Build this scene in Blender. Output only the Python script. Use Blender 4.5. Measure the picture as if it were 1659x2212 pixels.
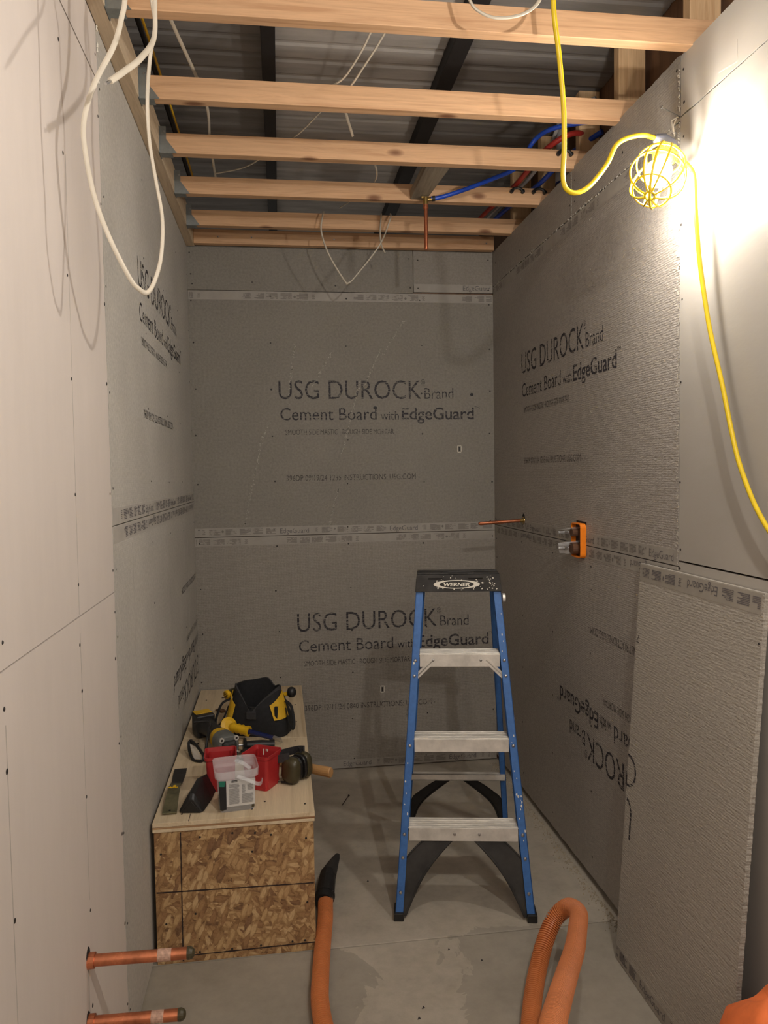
import bpy, bmesh, math, random
from mathutils import Vector, Matrix, Euler
PI = math.pi
random.seed(7)
sc = bpy.context.scene
col = sc.collection
for o in list(bpy.data.objects): bpy.data.objects.remove(o)

# ------------------------------------------------------------------ camera
cam_d = bpy.data.cameras.new('camera'); cam = bpy.data.objects.new('camera', cam_d); col.objects.link(cam)
cam.location = (0.4271, -3.8798, 1.5284)
cam.rotation_euler = (1.5202, 0.0156, -0.1354)
cam_d.sensor_fit = 'HORIZONTAL'; cam_d.sensor_width = 36.0; cam_d.lens = 1649.65 * 36.0 / 1659.0
cam_d.clip_start = 0.02
sc.camera = cam

# ------------------------------------------------------------------ world, exposure, lamps
w = bpy.data.worlds.new('world'); sc.world = w; w.use_nodes = True
w.node_tree.nodes['Background'].inputs[0].default_value = (1.0, 0.9, 0.78, 1)
w.node_tree.nodes['Background'].inputs[1].default_value = 0.25
sc.view_settings.view_transform = 'Standard'
sc.view_settings.look = 'None'
sc.view_settings.gamma = 1.0
sc.view_settings.use_curve_mapping = False
sc.view_settings.exposure = 0.0
WARM = (1.0, 0.947, 0.888)
BULB_EMIT = 600.0            # the caged bulb in view (mesh emitter)
def lamp(name, loc, power, size=0.035):
    d = bpy.data.lights.new(name, 'POINT'); d.energy = power; d.color = WARM; d.shadow_soft_size = size
    o = bpy.data.objects.new(name, d); col.objects.link(o); o.location = loc; return o
lamp('string_light_bulb_above_camera', (1.05, -3.42, 2.33), 47, .022)
lamp('fill_lamp_behind_camera', (0.7, -5.3, 2.35), 30)  # unseen fill lamp, added to lift the overall brightness

# ------------------------------------------------------------------ materials
def lin(c):
    return tuple(((x/255)/12.92 if x/255 <= .04045 else ((x/255+.055)/1.055)**2.4) for x in c)
class NT:
    def __init__(s, name):
        s.m = bpy.data.materials.new(name); s.m.use_nodes = True; s.t = s.m.node_tree
        s.b = s.t.nodes['Principled BSDF']; s.tc = s.t.nodes.new('ShaderNodeTexCoord')
    def n(s, t, **k):
        x = s.t.nodes.new(t)
        for a, v in k.items():
            if hasattr(x, a): setattr(x, a, v)
            else: x.inputs[a.replace('_', ' ')].default_value = v
        return x
    def l(s, a, b): s.t.links.new(a, b)
    def mapv(s, scale=(1,1,1), rot=(0,0,0), loc=(0,0,0)):
        mp = s.n('ShaderNodeMapping'); mp.inputs['Scale'].default_value = scale
        mp.inputs['Rotation'].default_value = rot; mp.inputs['Location'].default_value = loc
        s.l(s.tc.outputs['Object'], mp.inputs['Vector']); return mp.outputs[0]
    def noise(s, vec, scale, detail=4, rough=.55, dist=0):
        x = s.n('ShaderNodeTexNoise'); x.inputs['Scale'].default_value = scale; x.inputs['Detail'].default_value = detail
        x.inputs['Roughness'].default_value = rough; x.inputs['Distortion'].default_value = dist
        s.l(vec, x.inputs['Vector']); return x.outputs['Fac']
    def ramp(s, fac, stops, const=False):
        r = s.n('ShaderNodeValToRGB'); e = r.color_ramp
        if const: e.interpolation = 'CONSTANT'
        while len(e.elements) < len(stops): e.elements.new(.5)
        for i, (p, c) in enumerate(stops):
            e.elements[i].position = p; e.elements[i].color = (c[0], c[1], c[2], 1) if len(c) >= 3 else (c[0],)*3+(1,)
        s.l(fac, r.inputs[0]); return r.outputs[0]
    def mix(s, fac, a, b, mode='MIX'):
        x = s.n('ShaderNodeMix'); x.data_type = 'RGBA'; x.blend_type = mode
        for i, v in ((0, fac), (6, a), (7, b)):
            if isinstance(v, (int, float)): x.inputs[i].default_value = v
            elif isinstance(v, tuple): x.inputs[i].default_value = v + (1,) if len(v) == 3 else v
            else: s.l(v, x.inputs[i])
        return x.outputs[2]
    def math(s, op, a, b=0.0, c=0.0):
        x = s.n('ShaderNodeMath'); x.operation = op
        for i, v in enumerate((a, b, c)):
            if isinstance(v, (int, float)): x.inputs[i].default_value = v
            else: s.l(v, x.inputs[i])
        return x.outputs[0]
    def bump(s, h, strength=.3, dist=.002):
        x = s.n('ShaderNodeBump'); x.inputs['Strength'].default_value = strength; x.inputs['Distance'].default_value = dist
        s.l(h, x.inputs['Height']); s.l(x.outputs[0], s.b.inputs['Normal'])
    def out(s, color=None, rough=.6, metal=0, spec=None):
        if color is not None:
            if isinstance(color, tuple): s.b.inputs['Base Color'].default_value = color + (1,)
            else: s.l(color, s.b.inputs['Base Color'])
        if isinstance(rough, (int, float)): s.b.inputs['Roughness'].default_value = rough
        else: s.l(rough, s.b.inputs['Roughness'])
        s.b.inputs['Metallic'].default_value = metal
        if spec is not None: s.b.inputs['Specular IOR Level'].default_value = spec
        return s.m
def plain(name, c, rough=.5, metal=0, var=.12, nscale=30, spec=None):
    t = NT(name); c = lin(c); v = t.mapv()
    f = t.noise(v, nscale, 5)
    m = t.ramp(f, [(.3, tuple(x*(1-var) for x in c)), (.7, tuple(min(1, x*(1+var)) for x in c))])
    return t.out(m, rough, metal, spec)

def cement(name, c, mesh_pitch, mesh_str, speck=.5, rough=.75, axis=0, blotch=.13, wv=.45):
    """cement board; axis 0: face spans X-Z, axis 1: face spans Y-Z"""
    t = NT(name); c = lin(c)
    v = t.mapv()
    big = t.noise(v, 2.2, 5, .6); fine = t.noise(v, 90, 3, .7)
    a = t.ramp(big, [(.3, tuple(x*(1-blotch) for x in c)), (.7, tuple(x*(1+blotch) for x in c))])
    a = t.mix(.5, a, t.ramp(fine, [(.3, tuple(x*.72 for x in c)), (.72, tuple(x*1.32 for x in c))]))
    sp = t.noise(v, 230, 2, .5)
    a = t.mix(t.math('MULTIPLY', t.math('GREATER_THAN', sp, .73), speck), a, tuple(min(1, x*2.2) for x in c))
    w1 = t.n('ShaderNodeTexWave'); w1.bands_direction = 'Z'; w1.inputs['Scale'].default_value = 6.2832/mesh_pitch/20
    w1.inputs['Distortion'].default_value = 2.2; w1.inputs['Detail'].default_value = 3; w1.inputs['Detail Scale'].default_value = 2.0
    t.l(v, w1.inputs['Vector'])
    w2 = t.n('ShaderNodeTexWave'); w2.bands_direction = 'X' if axis == 0 else 'Y'; w2.inputs['Scale'].default_value = 6.2832/mesh_pitch/20
    w2.inputs['Distortion'].default_value = 2.2; w2.inputs['Detail'].default_value = 3; w2.inputs['Detail Scale'].default_value = 2.0
    t.l(v, w2.inputs['Vector'])
    h = t.math('ADD', t.math('MULTIPLY', w1.outputs['Fac'], wv), t.math('MULTIPLY', w2.outputs['Fac'], wv*.6))
    st = t.mapv((1/mesh_pitch*.5, 1/mesh_pitch*.28, 1/mesh_pitch*.95))
    lump = t.noise(st, 1.0, 4, .62, .6)
    h = t.math('ADD', h, t.math('MULTIPLY', lump, 2.4))
    h = t.math('MULTIPLY', h, t.math('ADD', .45, t.noise(v, 5, 3)))
    t.bump(h, mesh_str, .003)
    return t.out(a, rough)
M = {}
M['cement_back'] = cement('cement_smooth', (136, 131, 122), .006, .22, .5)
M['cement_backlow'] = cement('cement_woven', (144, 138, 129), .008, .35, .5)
M['cement_left'] = cement('cement_left', (184, 179, 170), .006, .10, .25, axis=1, blotch=.2)  # base colour lightened to stand in for light grazing the left boards
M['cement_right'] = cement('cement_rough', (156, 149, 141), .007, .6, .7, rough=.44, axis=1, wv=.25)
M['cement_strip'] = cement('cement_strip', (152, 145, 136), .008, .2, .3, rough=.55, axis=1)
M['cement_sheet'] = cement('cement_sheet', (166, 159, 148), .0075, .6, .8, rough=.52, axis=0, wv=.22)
M['tape_left'] = plain('edge_tape_left', (182, 176, 167), .5, var=.08, nscale=14)
M['tape_dim'] = plain('edge_tape_dim', (156, 150, 141), .5, var=.1, nscale=14)
M['tape'] = plain('edge_tape', (152, 145, 134), .45, var=.1, nscale=14)
M['cem_edge'] = plain('cement_edge', (120, 112, 100), .9, var=.3, nscale=200)

t = NT('drywall'); v = t.mapv(); c = lin((216, 205, 196))
a = t.ramp(t.noise(v, 1.6, 5), [(.3, tuple(x*.95 for x in c)), (.7, tuple(x*1.04 for x in c))])
a = t.mix(.25, a, t.ramp(t.noise(t.mapv((3, 3, .6)), 6, 6, .7), [(.35, tuple(x*.86 for x in c)), (.6, c)]))
t.bump(t.noise(v, 260, 2), .06, .001); M['drywall'] = t.out(a, .58)
t = NT('drywall_sheen_darkened'); v = t.mapv(); c = lin((170, 164, 155))  # glossier drywall, base colour darkened to offset the bulb's hot spot
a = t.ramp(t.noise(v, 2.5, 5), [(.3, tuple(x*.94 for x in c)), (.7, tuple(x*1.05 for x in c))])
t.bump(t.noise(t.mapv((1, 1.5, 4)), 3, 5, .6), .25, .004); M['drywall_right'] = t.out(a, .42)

def ink(name, c, thr=.44, sx=9, sz=150):
    t = NT(name)
    mp = t.mapv((sx, sx, sz)); f = t.noise(mp, 1.0, 3, .65)
    g = t.noise(t.mapv(), 420, 2, .6)
    al = t.math('GREATER_THAN', t.math('ADD', t.math('MULTIPLY', f, .62), t.math('MULTIPLY', g, .38)), thr)
    t.b.inputs['Base Color'].default_value = lin(c) + (1,)
    t.b.inputs['Roughness'].default_value = .7
    t.l(al, t.b.inputs['Alpha']); return t.m
M['ink'] = ink('stencil_ink', (44, 41, 46), .455)
M['ink_faint'] = ink('stencil_ink_faint', (66, 61, 58), .455)
M['ink_tape'] = ink('tape_ink', (116, 110, 104), .45, 30, 30)
M['ink_tape_dark'] = ink('tape_ink_dark', (96, 91, 92), .44, 30, 30)

def wood(name, c1, c2, axis='X', rough=.62, rings=1.0, knots=True):
    t = NT(name)
    oi = t.n('ShaderNodeObjectInfo')
    sc_ = {'X': (1.2, 26, 26), 'Y': (26, 1.2, 26), 'Z': (26, 26, 1.2)}[axis]
    add = t.n('ShaderNodeVectorMath'); add.operation = 'ADD'
    mul = t.n('ShaderNodeVectorMath'); mul.operation = 'SCALE'; mul.inputs[0].default_value = (7.1, 3.3, 5.7); t.l(oi.outputs['Random'], mul.inputs['Scale'])
    t.l(t.tc.outputs['Object'], add.inputs[0]); t.l(mul.outputs[0], add.inputs[1])
    mp = t.n('ShaderNodeMapping'); mp.inputs['Scale'].default_value = sc_; t.l(add.outputs[0], mp.inputs['Vector'])
    g = t.noise(mp.outputs[0], 2.0*rings, 6, .62, 1.2)
    g2 = t.noise(mp.outputs[0], 9, 4, .7)
    a, b = lin(c1), lin(c2)
    colr = t.ramp(g, [(.32, b), (.5, a), (.62, tuple(x*1.12 for x in a)), (.74, tuple((x+y)/2 for x, y in zip(a, b)))])
    colr = t.mix(.25, colr, t.ramp(g2, [(.35, tuple(x*.7 for x in a)), (.6, a)]))
    if knots:
        vo = t.n('ShaderNodeTexVoronoi'); vo.inputs['Scale'].default_value = 4.5
        mk = t.n('ShaderNodeMapping'); mk.inputs['Scale'].default_value = {'X': (.7, 1.6, 1.6), 'Y': (1.6, .7, 1.6), 'Z': (1.6, 1.6, .7)}[axis]
        t.l(add.outputs[0], mk.inputs['Vector']); t.l(mk.outputs[0], vo.inputs['Vector'])
        k = t.ramp(vo.outputs['Distance'], [(0.0, (1, 1, 1)), (.07, (.8,)*3), (.13, (0, 0, 0))])
        colr = t.mix(k, colr, lin((112, 66, 38)))
    t.bump(g2, .12, .001)
    return t.out(colr, rough)
M['pine'] = wood('pine_joist', (208, 166, 126), (186, 140, 100), 'X')
M['pine_y'] = wood('pine_ledger', (206, 184, 154), (176, 146, 114), 'Y')
M['pine_z'] = wood('pine_stud', (210, 176, 134), (184, 142, 100), 'Z')
M['pine_grey'] = wood('weathered_block', (150, 136, 116), (118, 104, 88), 'Y')
M['sheath'] = wood('brown_sheathing', (112, 82, 60), (84, 60, 44), 'Z', knots=False)
M['ply'] = wood('plywood_face', (214, 194, 162), (190, 164, 128), 'Y', rings=.35, knots=False)
M['hickory'] = wood('hammer_handle_wood', (178, 136, 88), (140, 98, 58), 'X', knots=False, rough=.45)
t = NT('ply_edge'); v = t.mapv((1, 1, 260)); f = t.noise(v, 1, 1)
M['ply_edge'] = t.out(t.ramp(f, [(.4, lin((128, 88, 58))), (.55, lin((206, 172, 130)))]), .7)

t = NT('osb')   # strands in many directions, overlaid
sp_ = t.n('ShaderNodeSeparateXYZ'); t.l(t.tc.outputs['Object'], sp_.inputs[0]); cb_ = t.n('ShaderNodeCombineXYZ')
t.l(t.math('ADD', sp_.outputs[0], sp_.outputs[1]), cb_.inputs[0]); t.l(sp_.outputs[2], cb_.inputs[2])
base = None
cols = [(0, lin((186, 150, 104))), (.2, lin((160, 122, 80))), (.38, lin((206, 174, 128))), (.58, lin((148, 108, 70))), (.72, lin((196, 162, 114))), (.93, lin((118, 80, 52)))]
for i, (ang, off) in enumerate(((.25, 0), (1.75, 3.1), (2.55, 7.7), (.85, 12.3), (2.1, 5.9), (2.95, 17.1), (1.2, 22.7))):
    vr = t.n('ShaderNodeVectorRotate'); vr.rotation_type = 'Y_AXIS'; vr.inputs['Angle'].default_value = ang
    t.l(cb_.outputs[0], vr.inputs['Vector'])
    m2 = t.n('ShaderNodeMapping'); m2.inputs['Scale'].default_value = (24, .001, 66); m2.inputs['Location'].default_value = (off, off*.3, off*.7); t.l(vr.outputs[0], m2.inputs['Vector'])
    ns = t.n('ShaderNodeTexNoise'); ns.inputs['Scale'].default_value = 1.3; t.l(m2.outputs[0], ns.inputs['Vector'])
    jx = t.n('ShaderNodeVectorMath'); jx.operation = 'MULTIPLY_ADD'; t.l(ns.outputs['Color'], jx.inputs[0]); jx.inputs[1].default_value = (.7, 0, .7); t.l(m2.outputs[0], jx.inputs[2])
    vo = t.n('ShaderNodeTexVoronoi'); vo.inputs['Scale'].default_value = 1.0; vo.inputs['Randomness'].default_value = 1; t.l(jx.outputs[0], vo.inputs['Vector'])
    sx = t.n('ShaderNodeSeparateColor'); t.l(vo.outputs['Color'], sx.inputs[0])
    colr = t.ramp(sx.outputs[0], cols, True)
    m3 = t.n('ShaderNodeMapping'); m3.inputs['Scale'].default_value = (40, 1, 600); t.l(vr.outputs[0], m3.inputs['Vector'])
    colr = t.mix(1.0, colr, t.ramp(t.noise(m3.outputs[0], 1, 2), [(.3, (.78, .74, .7)), (.65, (1.1, 1.1, 1.1))]), 'MULTIPLY')
    colr = t.mix(1.0, colr, t.ramp(vo.outputs['Distance'], [(.38, (1, 1, 1)), (.58, (.6, .52, .44))]), 'MULTIPLY')
    if base is None: base = colr; hh = sx.outputs[0]
    else:
        base = t.mix(t.math('GREATER_THAN', sx.outputs[1], .58), base, colr)
        hh = t.math('ADD', t.math('MULTIPLY', hh, .5), t.math('MULTIPLY', sx.outputs[2], .5))
base = t.mix(.22, base, t.ramp(t.noise(t.mapv(), 120, 5, .75), [(.34, lin((78, 50, 34))), (.46, lin((176, 142, 102))), (.7, lin((210, 178, 132)))]), 'MIX')
t.bump(hh, .35, .0015); M['osb'] = t.out(base, .6)

t = NT('concrete'); v = t.mapv()
n1 = t.noise(v, 1.7, 7, .62); n2 = t.noise(v, 14, 6, .7); n3 = t.noise(v, 4.5, 5, .6, .8)
sxyz = t.n('ShaderNodeSeparateXYZ'); t.l(v, sxyz.inputs[0])
c1 = t.ramp(n1, [(.3, lin((150, 142, 128))), (.55, lin((174, 164, 148))), (.75, lin((188, 178, 162)))])
c1 = t.mix(.35, c1, t.ramp(n2, [(.3, lin((138, 131, 120))), (.6, lin((190, 180, 165)))]))
# worn darker patch right of the slab joint (stain with its own ragged outline)
jag = t.math('MULTIPLY', t.math('SUBTRACT', n3, .5), .5)
xm = t.math('GREATER_THAN', t.math('ADD', sxyz.outputs[0], jag), .955)
ym = t.math('LESS_THAN', t.math('ADD', sxyz.outputs[1], t.math('MULTIPLY', jag, .35)), -1.475)
dark = t.math('MULTIPLY', xm, ym)
c1 = t.mix(t.math('MULTIPLY', dark, .38), c1, lin((128, 123, 112)))
ym2 = t.math('LESS_THAN', sxyz.outputs[1], -1.485)
lf = t.math('MULTIPLY', ym2, t.math('LESS_THAN', t.math('ADD', sxyz.outputs[0], jag), .62))
c1 = t.mix(t.math('MULTIPLY', lf, .4), c1, lin((128, 123, 112)))
pt = t.math('GREATER_THAN', t.noise(v, 3.1, 4, .55), .66)
c1 = t.mix(t.math('MULTIPLY', pt, .3), c1, lin((184, 172, 152)))
t.bump(n2, .12, .003); M['concrete'] = t.out(c1, t.ramp(n1, [(.3, (.42,)*3), (.7, (.7,)*3)]))

def metal_t(name, c, rough, met, smear=.2, sm=(1, 1, 1), ns=20):
    t = NT(name); c = lin(c); f = t.noise(t.mapv(sm), ns, 5, .6)
    a = t.ramp(f, [(.3, tuple(x*(1-smear) for x in c)), (.65, tuple(min(1, x*(1+smear*.5)) for x in c))])
    return t.out(a, t.ramp(f, [(.3, (rough*1.3,)*3), (.7, (rough*.8,)*3)]), met)
M['galv'] = metal_t('galvanised_steel', (150, 154, 152), .42, .75)
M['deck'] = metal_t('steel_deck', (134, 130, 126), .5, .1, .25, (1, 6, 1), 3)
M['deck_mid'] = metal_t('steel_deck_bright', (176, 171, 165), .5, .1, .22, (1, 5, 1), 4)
M['alu'] = metal_t('worn_aluminium', (222, 217, 208), .42, .35, .25, (1, 4, 1), 14)
M['steel'] = metal_t('bright_steel', (190, 190, 190), .28, .95, .1)
M['copper'] = metal_t('copper', (205, 128, 92), .32, .85, .35, (3, 3, 3), 8)
M['brass'] = metal_t('brass', (170, 142, 86), .35, .9, .2)
M['blue_frp'] = plain('blue_fibreglass', (56, 104, 168), .5, var=.12, nscale=60)
M['black_plastic'] = plain('black_plastic', (30, 29, 29), .45, var=.25, nscale=25)
M['black_beam'] = plain('black_beam', (24, 24, 26), .6)
M['dusty_black'] = plain('dusty_black', (46, 44, 42), .6, var=.5, nscale=18)
M['white_paint'] = plain('white_paint', (226, 220, 206), .6, var=.05)
M['cable_white'] = plain('white_cable_jacket', (202, 192, 174), .45, var=.05)
M['yellow_cord'] = plain('yellow_cord', (214, 184, 28), .4, var=.06)
M['yellow'] = plain('yellow_plastic', (226, 178, 28), .42, var=.08)
M['red_bin'] = plain('red_plastic', (176, 44, 46), .42, var=.08)
M['red_pex'] = plain('red_pex', (178, 52, 46), .4, var=.06)
M['blue_pex'] = plain('blue_pex', (30, 72, 180), .35, var=.06)
M['grey_pvc'] = plain('grey_pvc', (168, 166, 166), .4, var=.06)
M['orange_box'] = plain('orange_plastic', (236, 128, 22), .4, var=.06)
M['orange_hose'] = plain('orange_hose', (204, 122, 70), .42, var=.1, nscale=8)
M['orange_cloth'] = plain('orange_cloth', (232, 118, 60), .8, var=.08)
M['bag_black'] = plain('black_canvas', (26, 26, 28), .85, var=.3, nscale=80)
M['bag_trim'] = plain('black_webbing', (52, 51, 53), .8, var=.2, nscale=80)
M['bag_yellow'] = plain('yellow_canvas', (214, 168, 32), .75, var=.14, nscale=20)
M['olive'] = plain('olive_plastic', (66, 60, 40), .38, var=.15)
M['navy'] = plain('navy_paint', (24, 34, 84), .35, var=.1)
M['paper'] = plain('paper_label', (206, 204, 200), .5, var=.03)
M['print_grey'] = plain('label_print', (120, 118, 116), .6)
M['screw'] = plain('screw_head', (52, 48, 46), .5, .3)
M['dark_gap'] = plain('dark_gap', (22, 19, 18), .95)
M['marker'] = plain('marker_black', (48, 34, 30), .8, var=.3, nscale=120)
M['pencil'] = plain('pencil_line', (182, 174, 165), .9)
M['chalk'] = plain('chalk', (176, 170, 158), .95)
M['socket'] = plain('grey_rubber', (96, 98, 110), .5)
M['wood_chip'] = plain('wood_chip', (96, 66, 46), .8)
M['dust'] = plain('cement_crumbs', (150, 138, 118), .95, var=.3)
M['sticker'] = plain('pipe_sticker', (186, 150, 130), .6, var=.25, nscale=160)
M['paper_tan'] = plain('drywall_edge_paper', (196, 184, 166), .9, var=.1)
t = NT('clear_plastic'); t.b.inputs['Base Color'].default_value = (.93, .93, .95, 1); t.b.inputs['Roughness'].default_value = .22
t.b.inputs['Alpha'].default_value = .25; M['frost'] = t.m
t = NT('thin_clear_film'); t.b.inputs['Base Color'].default_value = (.95, .95, .95, 1); t.b.inputs['Roughness'].default_value = .1
t.b.inputs['Alpha'].default_value = .3; M['film'] = t.m
t = NT('bulb_glass'); t.b.inputs['Base Color'].default_value = (1, 1, 1, 1)
t.b.inputs['Emission Color'].default_value = WARM + (1,); t.b.inputs['Emission Strength'].default_value = BULB_EMIT; M['bulb'] = t.m

# ------------------------------------------------------------------ mesh helpers
class MB:
    def __init__(s): s.v = []; s.f = []
    def add(s, vs, fs, T=None):
        o = len(s.v)
        for p in vs:
            p = Vector(p); s.v.append(tuple(T @ p if T else p))
        s.f += [tuple(i+o for i in f) for f in fs]; return s
    def box(s, x0, x1, y0, y1, z0, z1, T=None):
        return s.add([(x0,y0,z0),(x1,y0,z0),(x1,y1,z0),(x0,y1,z0),(x0,y0,z1),(x1,y0,z1),(x1,y1,z1),(x0,y1,z1)],
                     [(0,3,2,1),(4,5,6,7),(0,1,5,4),(1,2,6,5),(2,3,7,6),(3,0,4,7)], T)
    def tube(s, pts, r, n=10, caps=True, flat=1.0, closed=False):
        pts = [Vector(p) for p in pts]; N = len(pts); rs = r if isinstance(r, (list, tuple)) else [r]*N
        o = len(s.v); prev = None
        for i, p in enumerate(pts):
            if closed: d = pts[(i+1) % N]-pts[i-1]
            else: d = pts[min(i+1, N-1)]-pts[max(i-1, 0)]
            if d.length < 1e-9: d = Vector((0, 0, 1))
            d.normalize()
            if prev is None:
                u = d.orthogonal().normalized()
            else:
                u = prev - d*prev.dot(d)
                u = u.normalized() if u.length > 1e-6 else d.orthogonal().normalized()
            prev = u; q = d.cross(u)
            for k in range(n):
                a = 2*PI*k/n
                s.v.append(tuple(p + u*math.cos(a)*rs[i] + q*math.sin(a)*rs[i]*flat))
        for i in range(N if closed else N-1):
            j = (i+1) % N
            for k in range(n):
                k2 = (k+1) % n
                s.f.append((o+i*n+k, o+i*n+k2, o+j*n+k2, o+j*n+k))
        if caps and not closed:
            s.f.append(tuple(o+k for k in reversed(range(n)))); s.f.append(tuple(o+(N-1)*n+k for k in range(n)))
        return s
    def cyl(s, a, b, r, r2=None, n=16): return s.tube([a, b], [r, r if r2 is None else r2], n)
    def lathe(s, prof, n=20, T=None):
        vs = []; fs = []
        for (r, z) in prof:
            for k in range(n): vs.append((r*math.cos(2*PI*k/n), r*math.sin(2*PI*k/n), z))
        for i in range(len(prof)-1):
            for k in range(n):
                k2 = (k+1) % n; fs.append((i*n+k, i*n+k2, (i+1)*n+k2, (i+1)*n+k))
        return s.add(vs, fs, T)
    def prism(s, poly, d0, d1, fn):
        """poly of (a,b); fn(a,b,d)->xyz"""
        n = len(poly)
        vs = [fn(a, b, d0) for a, b in poly] + [fn(a, b, d1) for a, b in poly]
        fs = [tuple(range(n)), tuple(reversed(range(n, 2*n)))] + [(i, n+i, n+(i+1) % n, (i+1) % n) for i in range(n)]
        return s.add(vs, fs)
    def loft(s, rings, cap0=True, cap1=True):
        n = len(rings[0]); o = len(s.v)
        for r in rings: s.v += [tuple(p) for p in r]
        for i in range(len(rings)-1):
            for k in range(n):
                k2 = (k+1) % n; s.f.append((o+i*n+k, o+i*n+k2, o+(i+1)*n+k2, o+(i+1)*n+k))
        if cap0: s.f.append(tuple(o+k for k in reversed(range(n))))
        if cap1: s.f.append(tuple(o+(len(rings)-1)*n+k for k in range(n)))
        return s
    def build(s, name, mat, parent=None, bevel=0, smooth=False, seg=2):
        me = bpy.data.meshes.new(name); me.from_pydata(s.v, [], s.f); me.update()
        b = bmesh.new(); b.from_mesh(me); bmesh.ops.recalc_face_normals(b, faces=b.faces); b.to_mesh(me); b.free()
        if smooth: me.shade_smooth() if hasattr(me, 'shade_smooth') else None
        me.materials.append(mat); o = bpy.data.objects.new(name, me); col.objects.link(o)
        if parent: o.parent = parent
        if bevel:
            m = o.modifiers.new('bevel', 'BEVEL'); m.width = bevel; m.segments = seg; m.limit_method = 'ANGLE'
        return o
def smooth_angle(o, ang=40):
    me = o.data
    try:
        me.shade_smooth(); me.set_sharp_from_angle(angle=math.radians(ang))
    except Exception: pass
    return o
def thing(name, label, cat, loc=(0, 0, 0), rotz=0, group=None):
    o = bpy.data.objects.new(name, None); col.objects.link(o); o.location = loc; o.rotation_euler = (0, 0, rotz)
    o.empty_display_size = .05; o['label'] = label; o['category'] = cat
    if group: o['group'] = group
    return o
def tag(o, label, cat, group=None):
    o['label'] = label; o['category'] = cat
    if group: o['group'] = group
    return o
def catmull(P, k=8):
    P = [Vector(p) for p in P]; out = []
    for i in range(len(P)-1):
        a, b, c, d = P[max(i-1, 0)], P[i], P[i+1], P[min(i+2, len(P)-1)]
        for j in range(k):
            t_ = j/k
            out.append(.5*((2*b)+(c-a)*t_+(2*a-5*b+4*c-d)*t_*t_+(-a+3*b-3*c+d)*t_**3))
    out.append(P[-1]); return out
def rrect(w, h, r, n=5, cx=0, cy=0):
    out = []
    for (sx, sy, a0) in ((1, 1, 0), (-1, 1, 90), (-1, -1, 180), (1, -1, 270)):
        for k in range(n):
            a = math.radians(a0+90*k/(n-1)); out.append((cx+sx*(w/2-r)+r*math.cos(a), cy+sy*(h/2-r)+r*math.sin(a)))
    return out

# face frames: (s,z,d) with d = distance proud of the surface -> world
W = 1.5375; YR = -1.864; YL = -1.855
FB = lambda s, z, d: (s, -d, z)
FL = lambda s, z, d: (d, s, z)
FR = lambda s, z, d: (W-d, s, z)
def jag(p0, p1, amp, step=.02):
    L = math.dist(p0, p1); n = max(1, int(L/step)) if amp else 1
    nx, ny = -(p1[1]-p0[1])/L, (p1[0]-p0[0])/L
    return [(p0[0]+(p1[0]-p0[0])*i/n + nx*(0 if i == 0 else random.uniform(-amp, amp)), p0[1]+(p1[1]-p0[1])*i/n + ny*(0 if i == 0 else random.uniform(-amp, amp))) for i in range(n)]
def board(F, s0, s1, z0, z1, mat, parent, name='cement_board', th=.0127, amp=(0, 0, 0, 0)):
    pl = jag((s0, z0), (s1, z0), amp[0]) + jag((s1, z0), (s1, z1), amp[1]) + jag((s1, z1), (s0, z1), amp[2]) + jag((s0, z1), (s0, z0), amp[3])
    return MB().prism(pl, -th, 0, F).build(name, mat, parent)

# ---- lettering
def text_mesh(body, x0, x1, h, z0, thin=0.0, space=1.0, bold=0.0):
    """returns (verts2d, faces) fitted: x0..x1, baseline z0, cap height h"""
    def raw(b):
        c = bpy.data.curves.new('txt', 'FONT'); c.body = b; c.size = 1; c.offset = bold - thin; c.space_character = space; c.resolution_u = 3
        o = bpy.data.objects.new('txt', c); col.objects.link(o)
        dg = bpy.context.evaluated_depsgraph_get(); me = bpy.data.meshes.new_from_object(o.evaluated_get(dg))
        V = [(v.co.x, v.co.y) for v in me.vertices]; Fc = [tuple(p.vertices) for p in me.polygons]
        bpy.data.objects.remove(o); bpy.data.curves.remove(c); bpy.data.meshes.remove(me); return V, Fc
    V, Fc = raw(body); H, _ = raw('H')
    cap = max(y for x, y in H)
    xa, xb = min(x for x, y in V), max(x for x, y in V)
    return [(x0+(x-xa)/(xb-xa)*(x1-x0), z0+y/cap*h) for x, y in V], Fc
def lettering(items, F, xf, mat, parent, name='printed_text', d=.0006, clip=None):
    """items: list of text_mesh results in block coords; xf maps block (x,z)->(s,z)"""
    b = bmesh.new()
    for V, Fc in items:
        vs = [b.verts.new((*xf(x, z), 0)) for x, z in V]
        for f in Fc:
            try: b.faces.new([vs[i] for i in f])
            except ValueError: pass
    if clip:
        for co, no in clip:
            bmesh.ops.bisect_plane(b, geom=list(b.verts)+list(b.edges)+list(b.faces), plane_co=(*co, 0), plane_no=(*no, 0), clear_outer=True)
    for v in b.verts: v.co = F(v.co.x, v.co.y, d)
    me = bpy.data.meshes.new(name); b.to_mesh(me); b.free(); me.materials.append(mat)
    o = bpy.data.objects.new(name, me); col.objects.link(o); o.parent = parent; return o
_block = None
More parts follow.
